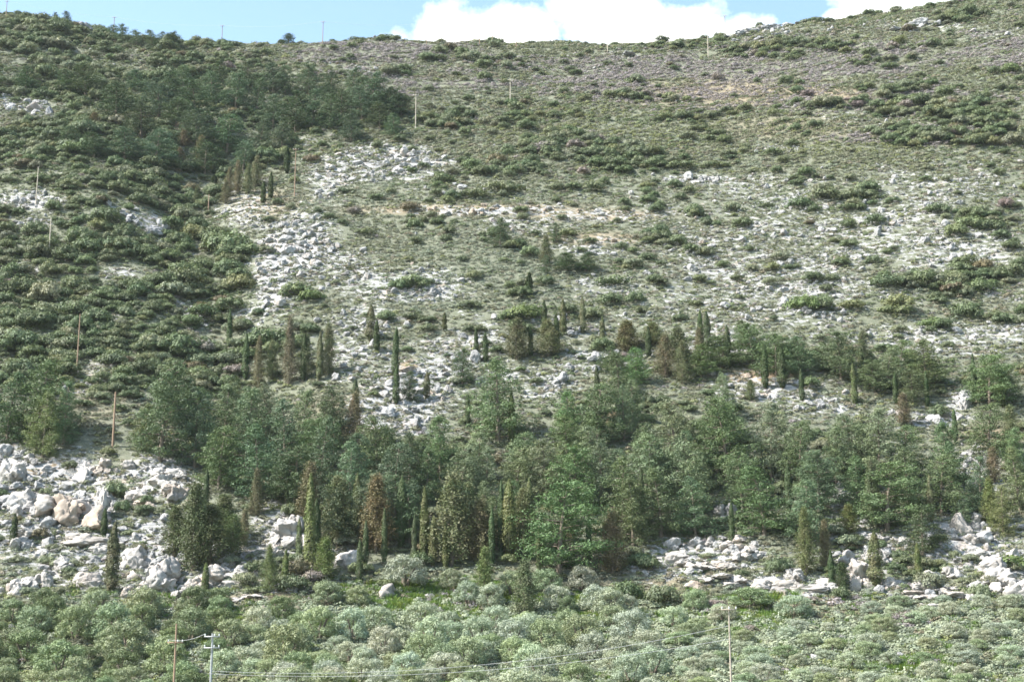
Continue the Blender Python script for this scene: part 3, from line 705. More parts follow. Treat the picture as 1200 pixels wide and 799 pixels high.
SPREAD_LIST = [
 (302,456,60,18,'r'),(318,446,46,20,'o'),(338,452,66,22,'r'),(358,444,48,20,'o'),(384,440,50,20,'o'),(415,528,70,30,'r','rust-brown conifer with a thin tip at the scree edge'),(606,422,50,40,'o','dense dark brown conifer at the top of the scree'),(642,418,46,30,'o'),
 (780,442,44,26,'r'),(800,450,46,24,'o'),(795,422,44,34,'o'),(735,412,34,36,'k'),(765,404,30,30,'o'),(1012,428,36,20,'o'),(226,668,104,48,'e','dark broad evergreen overhanging the rocks at lower left'),(262,640,56,46,'e'),(204,652,58,40,'e'),(246,664,62,48,'e'),(272,655,46,36,'e'),(228,632,60,40,'e'),
 (362,612,76,40,'r'),(395,640,76,46,'o'),(440,648,92,46,'k','rusty red conifer among green cypresses'),(530,662,92,54,'o'),(562,658,80,44,'r'),(614,644,84,34,'o'),(548,640,76,40,'o'),(718,672,70,36,'r'),(568,704,58,28,'y'),(615,722,66,42,'o','brown conifer standing among the silver olives'),
 (945,674,66,30,'y'),(968,668,66,24,'r'),(1024,618,66,28,'o'),(1165,566,50,28,'r'),(1186,524,44,28,'o'),(1162,616,56,26,'y'),(315,694,44,18,'y'),(286,640,40,16,'r'),(268,232,40,14,'r'),(278,226,42,16,'r'),(290,228,38,16,'o'),(300,220,36,16,'o'),(264,240,28,12,'r'),
 (230,240,20,12,'o'),(235,190,30,20,'r'),(110,150,18,22,'r'),(995,628,28,26,'y'),(988,694,34,26,'d'),(400,640,50,30,'o'),(380,680,40,34,'y'),(1060,500,40,26,'r'),(820,432,40,22,'r'),(300,606,44,24,'r'),(670,640,40,22,'r'),(215,172,22,18,'r'),
 (210,196,28,16,'r'),(640,312,30,18,'o'),(880,470,0.1+26,16,'o'),
]
OLIVE_LIST = [ # foot u, foot v, width, height, tint
 (475,688,58,38,'s','round silver olive below the twin cypress spires'),(530,692,36,26,'g'),(600,698,42,30,'g'),(640,694,44,28,'g'),(682,692,44,30,'s'),(575,712,40,30,'s'),(652,716,40,32,'s'),(700,716,46,32,'s'),(548,708,40,28,'s'),(715,722,50,34,'s'),(735,722,36,26,'s'),
 (665,722,28,24,'d'),(505,764,54,44,'s','largest bright olive at bottom centre'),(412,752,46,40,'s'),(450,768,44,36,'s'),(372,752,56,42,'y'),(335,782,66,54,'y'),(560,760,50,40,'s'),(600,762,48,38,'s'),(640,764,56,40,'g'),(682,758,56,40,'g'),(740,750,56,38,'s'),(620,752,40,36,'s'),
 (60,735,44,38,'d'),(88,752,52,46,'g'),(112,724,46,34,'g'),(130,752,60,48,'g'),(168,726,52,40,'y'),(150,775,70,50,'g'),(30,778,60,42,'d'),(70,792,70,44,'g'),(225,750,50,42,'g'),(195,792,60,44,'y'),(215,730,30,26,'d'),(330,725,42,28,'d'),(14,730,40,30,'g'),(384,708,40,28,'g'),(420,710,34,24,'y'),
 (790,735,40,26,'s'),(880,712,60,24,'g'),(930,722,50,26,'s'),(815,715,36,26,'g'),
]
for p in PINE_LIST: put_pine(*p)
for p in CYP_LIST: put_cyp(*p)
for p in SPREAD_LIST: put_spread(*p)
for p in OLIVE_LIST: put_olive(*p)

def far_enough(x, y, rad):
    return all((x-a)**2+(y-b)**2 > (rad+c)**2 for a, b, c in SPOTS)
# more pines where the wood is closed
WOOD = [(320,540,110,50,1),(440,590,70,40,1),(800,560,150,60,1),(980,560,110,55,1),(690,560,90,60,1),(560,600,80,40,.7),(1130,560,70,50,.6),(880,430,70,20,.5)]
cnt = 0
for _ in range(3000):
    u = random.uniform(215, 1400); v = random.uniform(470, 640)
    if 860 < u < 1200: continue
    if field(np.array([u]), np.array([v]), WOOD)[0] < random.uniform(.45, 1): continue
    if field(np.array([u]), np.array([v]), ROCKS)[0] > .7: continue
    x, y, z, d = ground_at(u, v)
    if not far_enough(x, y, 1.3): continue
    put_pine(u, v, random.uniform(42, 74), random.uniform(32, 52), random.choice('mmblldgy')); cnt += 1
    if cnt > 22: break
# the closed olive grove along the bottom
cnt = 0
for _ in range(9000):
    u = random.uniform(-120, 1330); v = random.uniform(700, 850)
    lim = 735 if u > 260 else 715
    if u > 800: lim = 706
    if 860 < u < 1020: lim = 736
    if 330 < u < 760 and v < 752 and random.random() < .5: continue
    if v < lim: continue
    x, y, z, d = ground_at(u, v)
    if not far_enough(x, y, 1.15 if u > 780 else 1.35): continue
    t = random.choice('sssgy') if u > 260 else random.choice('ggyddd')
    w = random.uniform(30, 50)*(v/760)
    if u > 780: w *= .88
    if u < 780 and u > 260: w *= 1.08
    put_olive(u, v, w, w*random.uniform(.55, .78)*(.72 if u > 780 else 1.0), t); cnt += 1
    if cnt > 285: break

# ------------------------------------------------------------------ rocks
def put_rock(me, kind, noun, u, vb, wpx, hpx, tint=(1,1,1), label=None, rz=None):
    x, y, z, d = ground_at(u, vb)
    w = wpx*d/F; h = hpx*d/F
    o = link(bpy.data.objects.new(kind, me))
    o.location = (x, y+(w*.25 if vb > 80 else 0), z-h*.12); o.rotation_euler = (0, 0, random.uniform(0, 6.28) if rz is None else rz); o.scale = (w, w*.9, h*1.1)
    tag(o, 'rock', 'limestone rocks on the hillside', label, tint)
    SPOTS.append((x, y+w*.25, w*.3))
    if label is None: want_label(o, noun, 'large' if wpx > 20 else 'pale', u, vb-hpx*.5)
    return o
CRAG_LIST = [ # u, foot v, w, h
 (10,562,34,36),(30,548,26,30),(100,562,36,48,'pale pinnacle rock behind the left outcrop'),(118,556,26,26),(60,606,60,54),(85,615,56,60,'orange-stained crag with a dark hollow in the left outcrop'),(28,600,40,46),(118,612,26,48),(122,590,24,30),(180,578,48,44),(205,585,34,38),(160,598,38,36),(195,560,34,26),
 (175,690,54,66,'lumpy white rock tower below the dark evergreen'),(160,668,36,48),(198,692,34,50),(120,648,40,28),(88,642,60,34),(60,655,44,34),(20,640,36,30),(40,690,36,40),(10,700,30,40),(90,690,40,36),(68,676,34,30),(150,700,28,24),(215,702,36,26),(230,690,30,30),
 (330,640,44,44,'jagged white rock pile left of the tallest cypress'),(345,625,30,40),(318,650,30,26),(262,662,40,40),(250,690,36,36),(287,676,36,28),(274,690,24,20),(405,668,32,32,'round white boulder beside the thin cypress'),(380,655,22,20),(300,702,40,16),(270,706,40,16),(452,700,24,20),(505,700,12,10),(378,694,40,12),
 (745,652,24,14),(775,660,44,22),(800,668,40,34),(825,668,50,24),(850,668,40,22),(880,655,36,28),(870,642,34,20),(835,640,30,20),(866,688,34,22),(845,680,50,20),(815,690,24,18),
 (910,694,50,32,'flat white slab below the bright pine'),(940,694,56,26),(966,690,36,22),(895,698,40,20),(930,680,30,24),
 (993,660,26,32,'overhanging round boulder above the right outcrop'),(1015,660,22,30),(1005,690,34,46),(1060,640,28,26),(1042,660,30,30),(1048,690,30,24),(1095,690,36,28),(1030,634,30,16),(1115,680,34,30),(1130,630,30,36,'tall white boulder under the yellowish pine'),(1145,620,22,26),
 (1165,630,22,26),(1135,652,40,24),(1150,662,44,34),(1170,680,46,36),(1188,700,40,40),(1120,700,40,22),(1150,704,40,28),(1070,702,40,14),(1100,712,34,14),(1185,660,30,30),(1160,545,22,20),(1182,548,22,24),(1150,575,24,22),(1072,552,14,14),(983,580,14,34),(996,592,16,12),(845,604,22,18),(1130,480,14,26),(1060,490,20,14),
 (1200,548,20,18),(1095,488,34,12),(150,548,20,18),
 (172,272,36,26,'grey shaded cliff face on the left spur'),(150,262,26,20),(188,268,16,18),(140,254,26,12),(12,130,28,22),(38,134,24,22,'tilted grey crag at the upper left edge'),(56,136,14,18),(95,36,26,20,'white crag breaking the left skyline'),(108,37,18,14),(826,50,14,6),(840,48,16,7),(856,46,18,8),(868,42,16,8),(880,40,20,9),(895,36,18,9),(908,34,18,8),(922,31,18,8),(938,29,16,7),(862,50,14,5),(890,46,16,6),(912,42,14,5),(1066,34,20,10),(1078,30,22,10),(1048,36,14,6),(1098,30,14,7),(736,66,22,6),(1140,38,10,6),(254,270,16,12),
]
for i, c in enumerate(CRAG_LIST):
    lab = c[4] if len(c) > 4 else None
    t = (1.05,1.0,.95)
    if lab and 'orange' in lab: t = (1.0,.84,.70)
    if i % 7 == 3: t = (.98,.9,.82)
    if c[1] < 280: t = (.8,.82,.86)
    me = CRAG[i % 8] if c[2] > 24 or c[3] > 24 else BOULD[i % 10]
    if lab and ('round' in lab or 'boulder' in lab): me = BOULD[i % 10]
    put_rock(me, 'limestone_crag' if me.name.startswith('crag') else 'limestone_boulder', 'limestone rock', c[0], c[1], c[2]*((1.62 if c[2] >= 34 else 1.32) if c[1] > 520 else 1.12), c[3]*(1.18 if c[1] > 520 else 1.05), t, lab)

# ------------------------------------------------------------------ scatter: candidate feet over the visible hillside
def candidates(step_lo, step_hi, seed):
    r = np.random.default_rng(seed)
    X = []; Y = []
    y = 168.0
    while y < 505:
        k = (y-168)/(505-168); st = step_lo+(step_hi-step_lo)*k
        hw = y*0.355+44
        xs = np.arange(-hw, hw, st)
        X.append(xs+r.uniform(-.55, .55, len(xs))*st); Y.append(np.full(len(xs), y)+r.uniform(-.55, .55, len(xs))*st)
        y += st
    X = np.concatenate(X); Y = np.concatenate(Y); Z = hz(X, Y)
    u, v, d = project(X, Y, Z)
    ok = (v < 835) & (u > -330) & (u < 1530)
    return X[ok], Y[ok], Z[ok], u[ok], v[ok], d[ok], r
_sp = np.array(SPOTS)
def off_trees(X, Y, k=1.0):
    m = np.ones(len(X), bool)
    for a, b, c in _sp: m &= (X-a)**2+(Y-b)**2 > (c*k)**2
    return m

def patches(X, Y, seed, sx=14, sy=5): return fbm(X/sx, Y/sy, seed=seed, oct=4)

# --- stones
X, Y, Z, u, v, d, r = candidates(.95, 1.35, 31)
rk = field(u, v, ROCKS)
pn = patches(X, Y, 91, 8, 2.4)
prob = np.clip(rk*1.15+pn*.75*np.clip(rk*2, 0, 1)-.28, 0, .92)*(v < 706) + .012
keep = (r.random(len(X)) < prob) & off_trees(X, Y, .8)
X, Y, Z, u, v, d, rk = [q[keep] for q in (X, Y, Z, u, v, d, rk)]
n = len(X)
size = .42+.7*r.random(n)**2+1.9*r.random(n)**6*(.4+rk)
flat = .45+.45*r.random(n)
px = size*F/d*np.sqrt(flat)
order = np.argsort(-px*((u > 3) & (u < 1197) & (v < 797)))
tintr = np.ones((n, 3))*(.82+.25*r.random((n, 1)))
orange = field(u, v, SOIL) > .4
tintr[orange & (r.random(n) < .45)] *= np.array([1.0,.82,.66])
ROCKS_IND = 300-len(CRAG_LIST)
rot = np.stack([r.normal(size=n)*.25, r.normal(size=n)*.25, r.random(n)*6.28], 1)
pid = r.integers(0, 10, n)
ind, rest = order[:ROCKS_IND], order[ROCKS_IND:]
proto_rock = {}
for i in ind:
    o = link(bpy.data.objects.new('limestone_boulder', BOULD[pid[i]]))
    proto_rock.setdefault(int(pid[i]), o)
    o.location = (X[i], Y[i], Z[i]-size[i]*.08); o.rotation_euler = rot[i]; s = size[i]*.95; o.scale = (s, s, s*flat[i]*1.3)
    tag(o, 'rock', 'limestone rocks on the hillside', None, tintr[i])
    want_label(o, 'limestone boulder', 'small' if px[i] < 11 else 'pale', u[i], v[i])
SC_ROCK = (X[rest], Y[rest], Z[rest]-size[rest]*.08, rot[rest], np.stack([size[rest]]*2+[size[rest]*flat[rest]*1.3], 1)*.95, pid[rest], tintr[rest])

# --- evergreen shrubs
BUSH_LIST = [ # centre u, v, width, height, tint
 (480,240,30,20,'n','round brown bush alone at mid-slope'),(486,260,24,18,'d'),(515,258,14,12,'d'),(522,277,18,14,'d'),(426,270,32,14,'m'),(541,302,18,10,'d'),(680,292,18,12,'d'),(728,287,24,14,'d'),(758,299,26,14,'d'),(775,266,24,20,'d'),(727,305,20,12,'m'),
 (720,330,56,14,'m'),(716,348,36,24,'d'),(745,348,32,22,'d'),(612,364,52,28,'b','large bright green dome bush above the brown conifer'),(596,368,28,20,'d'),(550,355,36,14,'m'),(592,304,18,9,'m'),(482,328,44,26,'m'),(466,332,32,20,'d'),(496,328,30,16,'m'),(520,207,36,18,'m'),
 (590,220,62,16,'m'),(555,226,50,14,'m'),(655,218,32,15,'m'),(800,192,50,16,'m'),(770,192,50,12,'m'),(840,192,40,12,'m'),(940,236,42,20,'d'),(972,226,52,24,'m'),(1010,226,52,24,'m'),(1000,242,44,14,'d'),(955,243,22,14,'d'),(1048,233,24,13,'d'),(1100,242,38,22,'d'),
 (1140,258,44,22,'m'),(1165,262,40,22,'d'),(1025,303,26,15,'d'),(976,325,24,16,'d'),(944,352,46,30,'b','bright green rounded thicket left of the stones at right'),(968,356,30,18,'m'),(1040,328,50,22,'d'),(1065,328,44,20,'m'),(1120,322,44,22,'m'),(1150,332,44,26,'d'),(1000,356,50,18,'y'),(1050,362,60,18,'y'),
 (1135,362,40,28,'d'),(1180,372,36,22,'d'),(1096,376,40,18,'b'),(930,166,26,13,'d'),(1187,78,34,18,'b'),(265,282,66,42,'m','large domed bush in the middle of the gully'),(246,272,40,26,'d'),(290,290,40,26,'m'),(346,338,48,28,'m'),(280,328,44,32,'y'),(310,392,62,36,'d','big dark domed bush at the foot of the slide'),
 (365,345,40,22,'b'),(385,252,20,12,'d'),(372,245,14,12,'d'),(400,222,18,12,'d'),(340,240,14,12,'g'),(620,362,40,20,'b'),(365,185,26,14,'n'),(930,68,30,8,'m'),(967,23,30,9,'d'),(455,43,30,9,'d'),(418,45,24,7,'d'),(624,50,20,5,'d'),(722,45,16,6,'d'),(712,73,16,9,'d'),
 (740,480,32,28,'d'),(1102,480,28,24,'d'),(915,660,38,30,'d'),(735,690,48,36,'d'),(778,696,50,34,'m'),(1092,680,44,32,'g'),(1185,658,60,26,'b'),(1120,650,20,14,'g'),(986,690,26,30,'d'),(1150,690,30,26,'g'),(296,664,38,24,'d'),(345,684,46,30,'d'),(380,688,40,28,'m'),(132,574,40,30,'m'),(142,590,24,24,'d'),
 (125,528,24,14,'y'),(46,622,24,28,'n'),(105,616,18,14,'d'),(150,624,20,12,'g'),(60,626,16,10,'m'),(75,660,40,16,'g'),(30,690,30,14,'g'),(300,692,40,14,'m'),(160,705,40,24,'y'),(60,710,34,20,'b'),(20,428,44,30,'d'),(110,412,34,22,'d'),(130,420,44,26,'d'),(150,432,30,16,'d'),(115,455,32,18,'m'),(20,395,40,20,'d'),
 (415,760,38,16,'p'),(1062,722,34,24,'p'),(838,706,34,14,'p'),(952,702,26,12,'p'),(366,674,34,20,'p'),(880,735,20,12,'p'),
 (30,580,20,12,'g'),(52,575,18,12,'g'),(100,590,14,10,'n'),(20,655,34,14,'g'),(45,672,30,14,'g'),(85,672,24,12,'g'),(100,655,18,10,'g'),(70,690,26,14,'g'),(110,690,24,14,'m'),(140,655,16,10,'g'),(20,608,20,10,'n'),(165,600,20,14,'m'),(170,585,26,16,'d'),(200,600,20,16,'d'),(235,690,18,12,'g'),(60,640,24,12,'g'),(225,700,26,12,'g'),(10,680,24,12,'g'),
 (790,650,20,10,'d'),(830,650,24,10,'g'),(870,670,22,14,'d'),(880,690,26,12,'g'),(1000,640,16,12,'n'),(1062,655,30,18,'d'),(1075,655,24,16,'d'),(1110,665,20,12,'g'),(1130,680,22,12,'g'),(1165,672,16,10,'g'),(1195,690,24,12,'g'),(1095,640,24,12,'m'),
 (1100,350,30,14,'m'),(880,290,26,10,'m'),(830,292,26,9,'m'),(925,312,20,10,'d'),(900,240,26,9,'d'),(750,515,20,14,'d'),(820,130,30,9,'d'),(920,140,26,9,'m'),(480,258,14,10,'d'),
]
bush_obj = []
def bush(x, y, z, wx, hh, k, tint, u, v, label=None, rz=None):
    o = link(bpy.data.objects.new('evergreen_shrub', BUSH[k])); bush_obj.append((k, o))
    o.location = (x, y, z); o.rotation_euler = (0, 0, random.uniform(0, 6.28) if rz is None else rz); o.scale = (wx/3.0, wx/3.0, hh/1.45)
    tag(o, 'shrub', 'evergreen shrubs on the hillside', label, tint)
    if label is None: want_label(o, 'shrub', tint_word(tint), u, v)
    return o
for i, b in enumerate(BUSH_LIST):
    x, y, z, dd = ground_at(b[0], b[1]+b[3]*.5)
    w = b[2]*dd/F; h = b[3]*dd/F
    h = min(max(h*.85, w*.28), w*.75)
    bush(x, y+w*.2, z-.1, w, h, i % 6, vary(T_B[b[4]], .1), b[0], b[1], b[5] if len(b) > 5 else None)
X, Y, Z, u, v, d, r = candidates(1.5, 2.1, 33)
mq = field(u, v, MAQUIS); rk = field(u, v, ROCKS)
pn = patches(X, Y, 95, 12, 6)
prob = np.clip(mq*1.35+pn*.7*np.clip(mq*1.6+.3, 0, 1)-.18-np.where(v > 520, .3, 1.5)*rk, 0, .97)*(v < 712)+.035*(v < 700)
opn = (u > 420)*(v < 400)
pl = patches(X, Y, 96, 17, 7)
lf_ = (u < 330)*(v < 430)*(v > 60)
prob = np.where(lf_, np.clip(mq*1.3+pl*1.5-.30-1.4*rk, 0, .97)*1.0+.03, prob)
prob = np.where(opn, np.clip((pl+mq*.75-.36-.35*rk)*3, 0, .9)+.035, prob)
keep = (r.random(len(X)) < prob) & off_trees(X, Y, .9)
X, Y, Z, u, v, d, mq, pn = [q[keep] for q in (X, Y, Z, u, v, d, mq, pn)]
n = len(X)
opn = (u > 420)*(v < 400)
size = (1.4+1.8*r.random(n)+3.0*r.random(n)**3*(.4+mq))*(1+.3*opn)
size *= np.where((u < 330)*(v < 430), .75+.9*r.random(n)**2, 1)
hgt = size*(.38+.24*r.random(n))
px = size*F/d
order = np.argsort(-px*((u > 3) & (u < 1197) & (v < 797)))
base = np.array([T_B[k] for k in 'dmyngp'])
yl = field(u, v, YELLOW); pu = field(u, v, PURPLE)
w6 = np.stack([.9+0*yl, 1.3+0*yl, .20+1.5*yl, .06+0*yl, .12+.5*pu, .02+.5*pu], 1)
w6[:, 0] += .7*(u < 330)*(v > 100)+.5*opn
w6[:, 4] += .5*(u < 330)+.6*opn+.8*(v > 520)
cum = np.cumsum(w6/w6.sum(1, keepdims=True), 1)
ci = (r.random(n)[:, None] > cum).sum(1).clip(0, 5)
tintb = base[ci]*(.82+.36*r.random((n, 1)))*(1+.12*(r.random((n, 3))-.5))
pid = r.integers(0, 6, n); rz = r.random(n)*6.28
NB = 300-len(BUSH_LIST)
for i in order[:NB]: bush(X[i], Y[i], Z[i]-.1, size[i], hgt[i], int(pid[i]), tintb[i], u[i], v[i]-4, None, rz[i])
rest = order[NB:]
SC_BUSH = (X[rest], Y[rest], Z[rest]-.1, np.stack([rz[rest]*0, rz[rest]*0, rz[rest]], 1), np.stack([size[rest]/3]*2+[hgt[rest]/1.45], 1), pid[rest], tintb[rest])

# --- low scrub
X, Y, Z, u, v, d, r = candidates(.78, 1.0, 35)
rk = field(u, v, ROCKS); pu = field(u, v, PURPLE); yl = field(u, v, YELLOW); sv = field(u, v, SILVER); so = field(u, v, SOIL); gr = field(u, v, GRASS)
pn = patches(X, Y, 97, 9, 4)
prob = np.clip(.86+pn*.7-rk*.36-so*.35-.65*gr, 0.08, .97)
keep = (r.random(len(X)) < prob)
X, Y, Z, u, v, d, pu, yl, sv, pn = [q[keep] for q in (X, Y, Z, u, v, d, pu, yl, sv, pn)]
n = len(X)
size = (.65+.75*r.random(n)+.7*r.random(n)**4)*(1+.25*(v < 200))
hgt = size*(.55+.45*r.random(n))
base = np.array([(.125,.145,.080),(.155,.160,.105),(.150,.168,.070),(.170,.198,.145),(.225,.203,.212),(.168,.152,.108),(.100,.132,.060)])
pz = np.clip(patches(X, Y, 98, 16, 5)*2.2+.55, 0, 1.6)
mqs = field(u, v, MAQUIS)
w7 = np.stack([1.0+0*yl, .8+0*yl, .25+3*yl*pz, .35+3.6*sv, .04+26*pu*pz, .35+.8*pu, .5+2.6*mqs], 1)
cum = np.cumsum(w7/w7.sum(1, keepdims=True), 1)
pat = np.clip(r.random(n)*.5+.5*(.5+1.3*patches(X, Y, 99, 9, 4)), 0, .999)
ci = (pat[:, None] > cum).sum(1).clip(0, 6)
tints = base[ci]*(.85+.3*r.random((n, 1)))
low = (v > 705)
ol = low & (u > 300) & (r.random(n) < .5)
tints[ol] = np.array((.225,.258,.180))*(.85+.3*r.random((int(ol.sum()), 1)))
size[low] *= 1.2; hgt[low] *= 1.25
pid = r.integers(0, 5, n); rz = r.random(n)*6.28
SC_LOW = (X, Y, Z-.03, np.stack([rz*0, rz*0, rz], 1), np.stack([size, size, hgt], 1), pid, tints)

# --- grass
X, Y, Z, u, v, d, r = candidates(.7, 2.0, 37)
gr = field(u, v, GRASS)
keep = (r.random(len(X)) < np.clip(gr*1.3+.12*(v > 690), 0, .95)) & (v > 640)
X, Y, Z, gr = [q[keep] for q in (X, Y, Z, gr)]; n = len(X)
tg = np.array((.10,.17,.035))*(.8+.5*r.random((n, 1)))*np.where(r.random((n, 1)) < .3, np.array([[1.4,1.1,1.0]]), np.ones((1, 3)))
rz = r.random(n)*6.28; s = .8+.8*r.random(n)
SC_GRASS = (X, Y, Z, np.stack([rz*0, rz*0, rz], 1), np.stack([s, s, s], 1), r.integers(0, 2, n), tg)

# ------------------------------------------------------------------ stuff objects (geometry nodes: one mesh of feet each)
def stuff(name, data, protos, label, cat):
    X, Y, Z, rot, scl, pid, tint = data
    me = bpy.data.meshes.new(name); n = len(X)
    me.vertices.add(n); me.vertices.foreach_set('co', np.stack([X, Y, Z], 1).astype(np.float32).ravel())
    a = me.attributes.new('rot', 'FLOAT_VECTOR', 'POINT'); a.data.foreach_set('vector', rot.astype(np.float32).ravel())
    a = me.attributes.new('scl', 'FLOAT_VECTOR', 'POINT'); a.data.foreach_set('vector', scl.astype(np.float32).ravel())
    a = me.attributes.new('pid', 'INT', 'POINT'); a.data.foreach_set('value', pid.astype(np.int32))
    a = me.attributes.new('tint', 'FLOAT_COLOR', 'POINT'); a.data.foreach_set('color', np.c_[tint, np.ones(n)].astype(np.float32).ravel())
    o = link(bpy.data.objects.new(name, me)); o['kind'] = 'stuff'; o['label'] = label; o['category'] = cat
    ng = bpy.data.node_groups.new(name, 'GeometryNodeTree')
    ng.interface.new_socket('Geometry', in_out='INPUT', socket_type='NodeSocketGeometry')
    ng.interface.new_socket('Geometry', in_out='OUTPUT', socket_type='NodeSocketGeometry')
    gi = ng.nodes.new('NodeGroupInput'); go = ng.nodes.new('NodeGroupOutput')
    iop = ng.nodes.new('GeometryNodeInstanceOnPoints'); g2i = ng.nodes.new('GeometryNodeGeometryToInstance')
    for p in protos:
        q = ng.nodes.new('GeometryNodeObjectInfo'); q.inputs['Object'].default_value = p; q.inputs['As Instance'].default_value = True
        ng.links.new(q.outputs['Geometry'], g2i.inputs[0])
    def na(t, nm):
        q = ng.nodes.new('GeometryNodeInputNamedAttribute'); q.data_type = t; q.inputs['Name'].default_value = nm; return q.outputs['Attribute']
    ng.links.new(gi.outputs[0], iop.inputs['Points']); ng.links.new(g2i.outputs[0], iop.inputs['Instance'])
    iop.inputs['Pick Instance'].default_value = True
    ng.links.new(na('INT', 'pid'), iop.inputs['Instance Index']); ng.links.new(na('FLOAT_VECTOR', 'rot'), iop.inputs['Rotation']); ng.links.new(na('FLOAT_VECTOR', 'scl'), iop.inputs['Scale'])
    ng.links.new(iop.outputs[0], go.inputs[0])
    md = o.modifiers.new('scatter', 'NODES'); md.node_group = ng
    return o
bp = {}
for k, o in bush_obj: bp.setdefault(k, o)
low_protos = []
for k, (uu, vv) in enumerate(((575,318),(560,305),(860,95),(820,160),(640,240))):
    x, y, z, dd = ground_at(uu, vv)
    o = link(bpy.data.objects.new('low_shrub', CUSH[k])); o.location = (x, y, z); o.scale = (1.6,1.6,1.5)
    t = base[(3,3,4,2,0)[k]]
    tag(o, 'low shrub', 'cushion shrubs', None, t); want_label(o, 'cushion shrub', ('silvery','grey-green','purple-grey','yellow-green','dull green')[k], uu, vv); low_protos.append(o)
tuft_protos = []
for k, (uu, vv) in enumerate(((520,764),(490,700))):
    x, y, z, dd = ground_at(uu, vv)
    o = link(bpy.data.objects.new('grass_tuft', TUFT[k])); o.location = (x, y, z); o.scale = (1.5,1.5,1.5)
    tag(o, 'grass', None, ('tuft of fresh grass under the bright olive at bottom centre','tuft of fresh grass in the clearing below the twin cypress spires')[k], (.10,.17,.035)); tuft_protos.append(o)
stuff('loose_stones', SC_ROCK, [proto_rock[k] for k in sorted(proto_rock)] , 'pale loose limestone stones strewn over the slope', 'stones')
stuff('shrub_cover', SC_BUSH, [bp[k] for k in range(6)], 'mass of smaller evergreen shrubs over the hillside', 'shrubs')
stuff('low_scrub', SC_LOW, low_protos, 'grey green cushion scrub carpeting the slope', 'scrub')
stuff('grass', SC_GRASS, tuft_protos, 'fresh green grass between the olive trees', 'grass')

# ------------------------------------------------------------------ the hillside itself
nx, ny = len(AX), len(AY)
V = np.stack([GX.ravel(), GY.ravel(), GZ.ravel()], 1)
idx = np.arange(nx*ny).reshape(ny, nx)
Fq = np.stack([idx[:-1,:-1].ravel(), idx[:-1,1:].ravel(), idx[1:,1:].ravel(), idx[1:,:-1].ravel()], 1)
me = mesh_from('ground', V, Fq, M_GROUND, smooth=True)
u, v, d = project(V[:,0], V[:,1], V[:,2]); okv = d > 60
pn = patches(V[:,0], V[:,1], 91, 8, 2.4)
for nm, lst in (('rock', ROCKS), ('soil', SOIL), ('grass', GRASS)):
    f = field(u, v, lst)*okv
    if nm == 'rock': f = np.clip(f*1.0+.35*pn*(f > .1), 0, 1)
    a = me.attributes.new(nm, 'FLOAT', 'POINT'); a.data.foreach_set('value', f.astype(np.float32))
g = link(bpy.data.objects.new('ground', me)); g['kind'] = 'structure'

# ------------------------------------------------------------------ poles and wires
def pole(u, vt, vb, kind, label, mat=None, arm=True, rad=.13, dz=None):
    x, y, z, d = ground_at(u, vb)
    h = (vb-vt)*d/F/math.cos(R(13))*1.0
    e = link(bpy.data.objects.new('utility_pole', None)); e.location = (x, y, z); tag(e, 'utility pole', 'utility poles on the hillside', label)
    m = mat or M_POLE
    if True:
        me = MB().add(tube([(0,0,-.6),(0,0,h*.5),(0,0,h)], [rad, rad*.88, rad*.72], 8)).mesh('pole_shaft', m, True)
    s = link(bpy.data.objects.new('shaft', me)); s.parent = e
    tops = []
    if arm:
        zs = [h-.35] if kind == 'wood' else ([h-1.7] if kind == 'low' else [h-.3, h-1.3])
        for zz in zs:
            a = link(bpy.data.objects.new('crossarm', MB().box((0,-rad*.9-.05,zz), (.72,.045,.05)).mesh('crossarm', m))); a.parent = e
            for sx in (-.64, 0.22 if kind != 'wood' else .0, .64):
                i = link(bpy.data.objects.new('insulator', MB().add(tube([(sx,-rad*.9-.05,zz+.05),(sx,-rad*.9-.05,zz+.12),(sx,-rad*.9-.05,zz+.26)], [.03,.075,.045], 8)).mesh('insulator', M_CER, True))); i.parent = a
                tops.append(Vector((x+sx, y-rad*.9-.05, z+zz+.26)))
    return tops, e
POLES = [
 (57,255,301,'wood','pale wooden pole standing on the left spur',M_POLEG),(90,368,433,'wood','reddish wooden pole at far left above the pines',M_POLE),(132,460,524,'double','brown wooden pole just above the left outcrop',M_POLE),
 (345,173,233,'wood','wooden pole with a crossarm at the right of the brown stand',M_POLE),(487,109,151,'wood','pale pole at the right end of the upper grove',M_POLEG),(598,92,124,'wood','lone pale pole high on the upper slope',M_POLEG),
 (712,28,62,'wood','pole on the ridge shoulder below the cloud',M_POLEG),(830,38,68,'wood','pole at the left end of the ridge scree',M_POLEG),(244,228,250,'wood','thin short pole in the gully above the big bush',M_POLE),
 (7,0,20,'wood','thin pole on the far left of the skyline',M_POLE),(133,14,40,'wood','thin skyline pole right of the white crag',M_POLE),(260,22,47,'wood','thin skyline pole at the left against blue sky',M_POLE),(378,24,52,'wood','skyline pole between the lone tree and the cloud',M_POLE),
 (500,26,52,'wood','skyline pole in front of the left part of the cloud',M_POLE),(562,34,54,'wood','short skyline pole left of the leaning pair',M_POLE),(577,34,54,'wood','short skyline pole just left of the tallest one',M_POLE),(605,19,58,'wood','tallest pole on the skyline at the cloud gap',M_POLE),(620,27,52,'wood','skyline pole just right of the tallest one',M_POLE),
 (743,24,50,'wood','thin skyline pole in front of the big cloud',M_POLE),(850,15,42,'wood','thin skyline pole beside the blue gap on the right',M_POLE),
(42,195,240,'wood','thin pale pole in the stones on the left spur',M_POLEG),
]
tops_ = {}
for p in POLES: tops_[p[0]] = pole(p[0], p[1], p[2], p[3], p[4], p[5], p[0] not in (57,90,132,42,244), (.2 if p[0] == 132 else .13) if p[2] > 100 else .13)
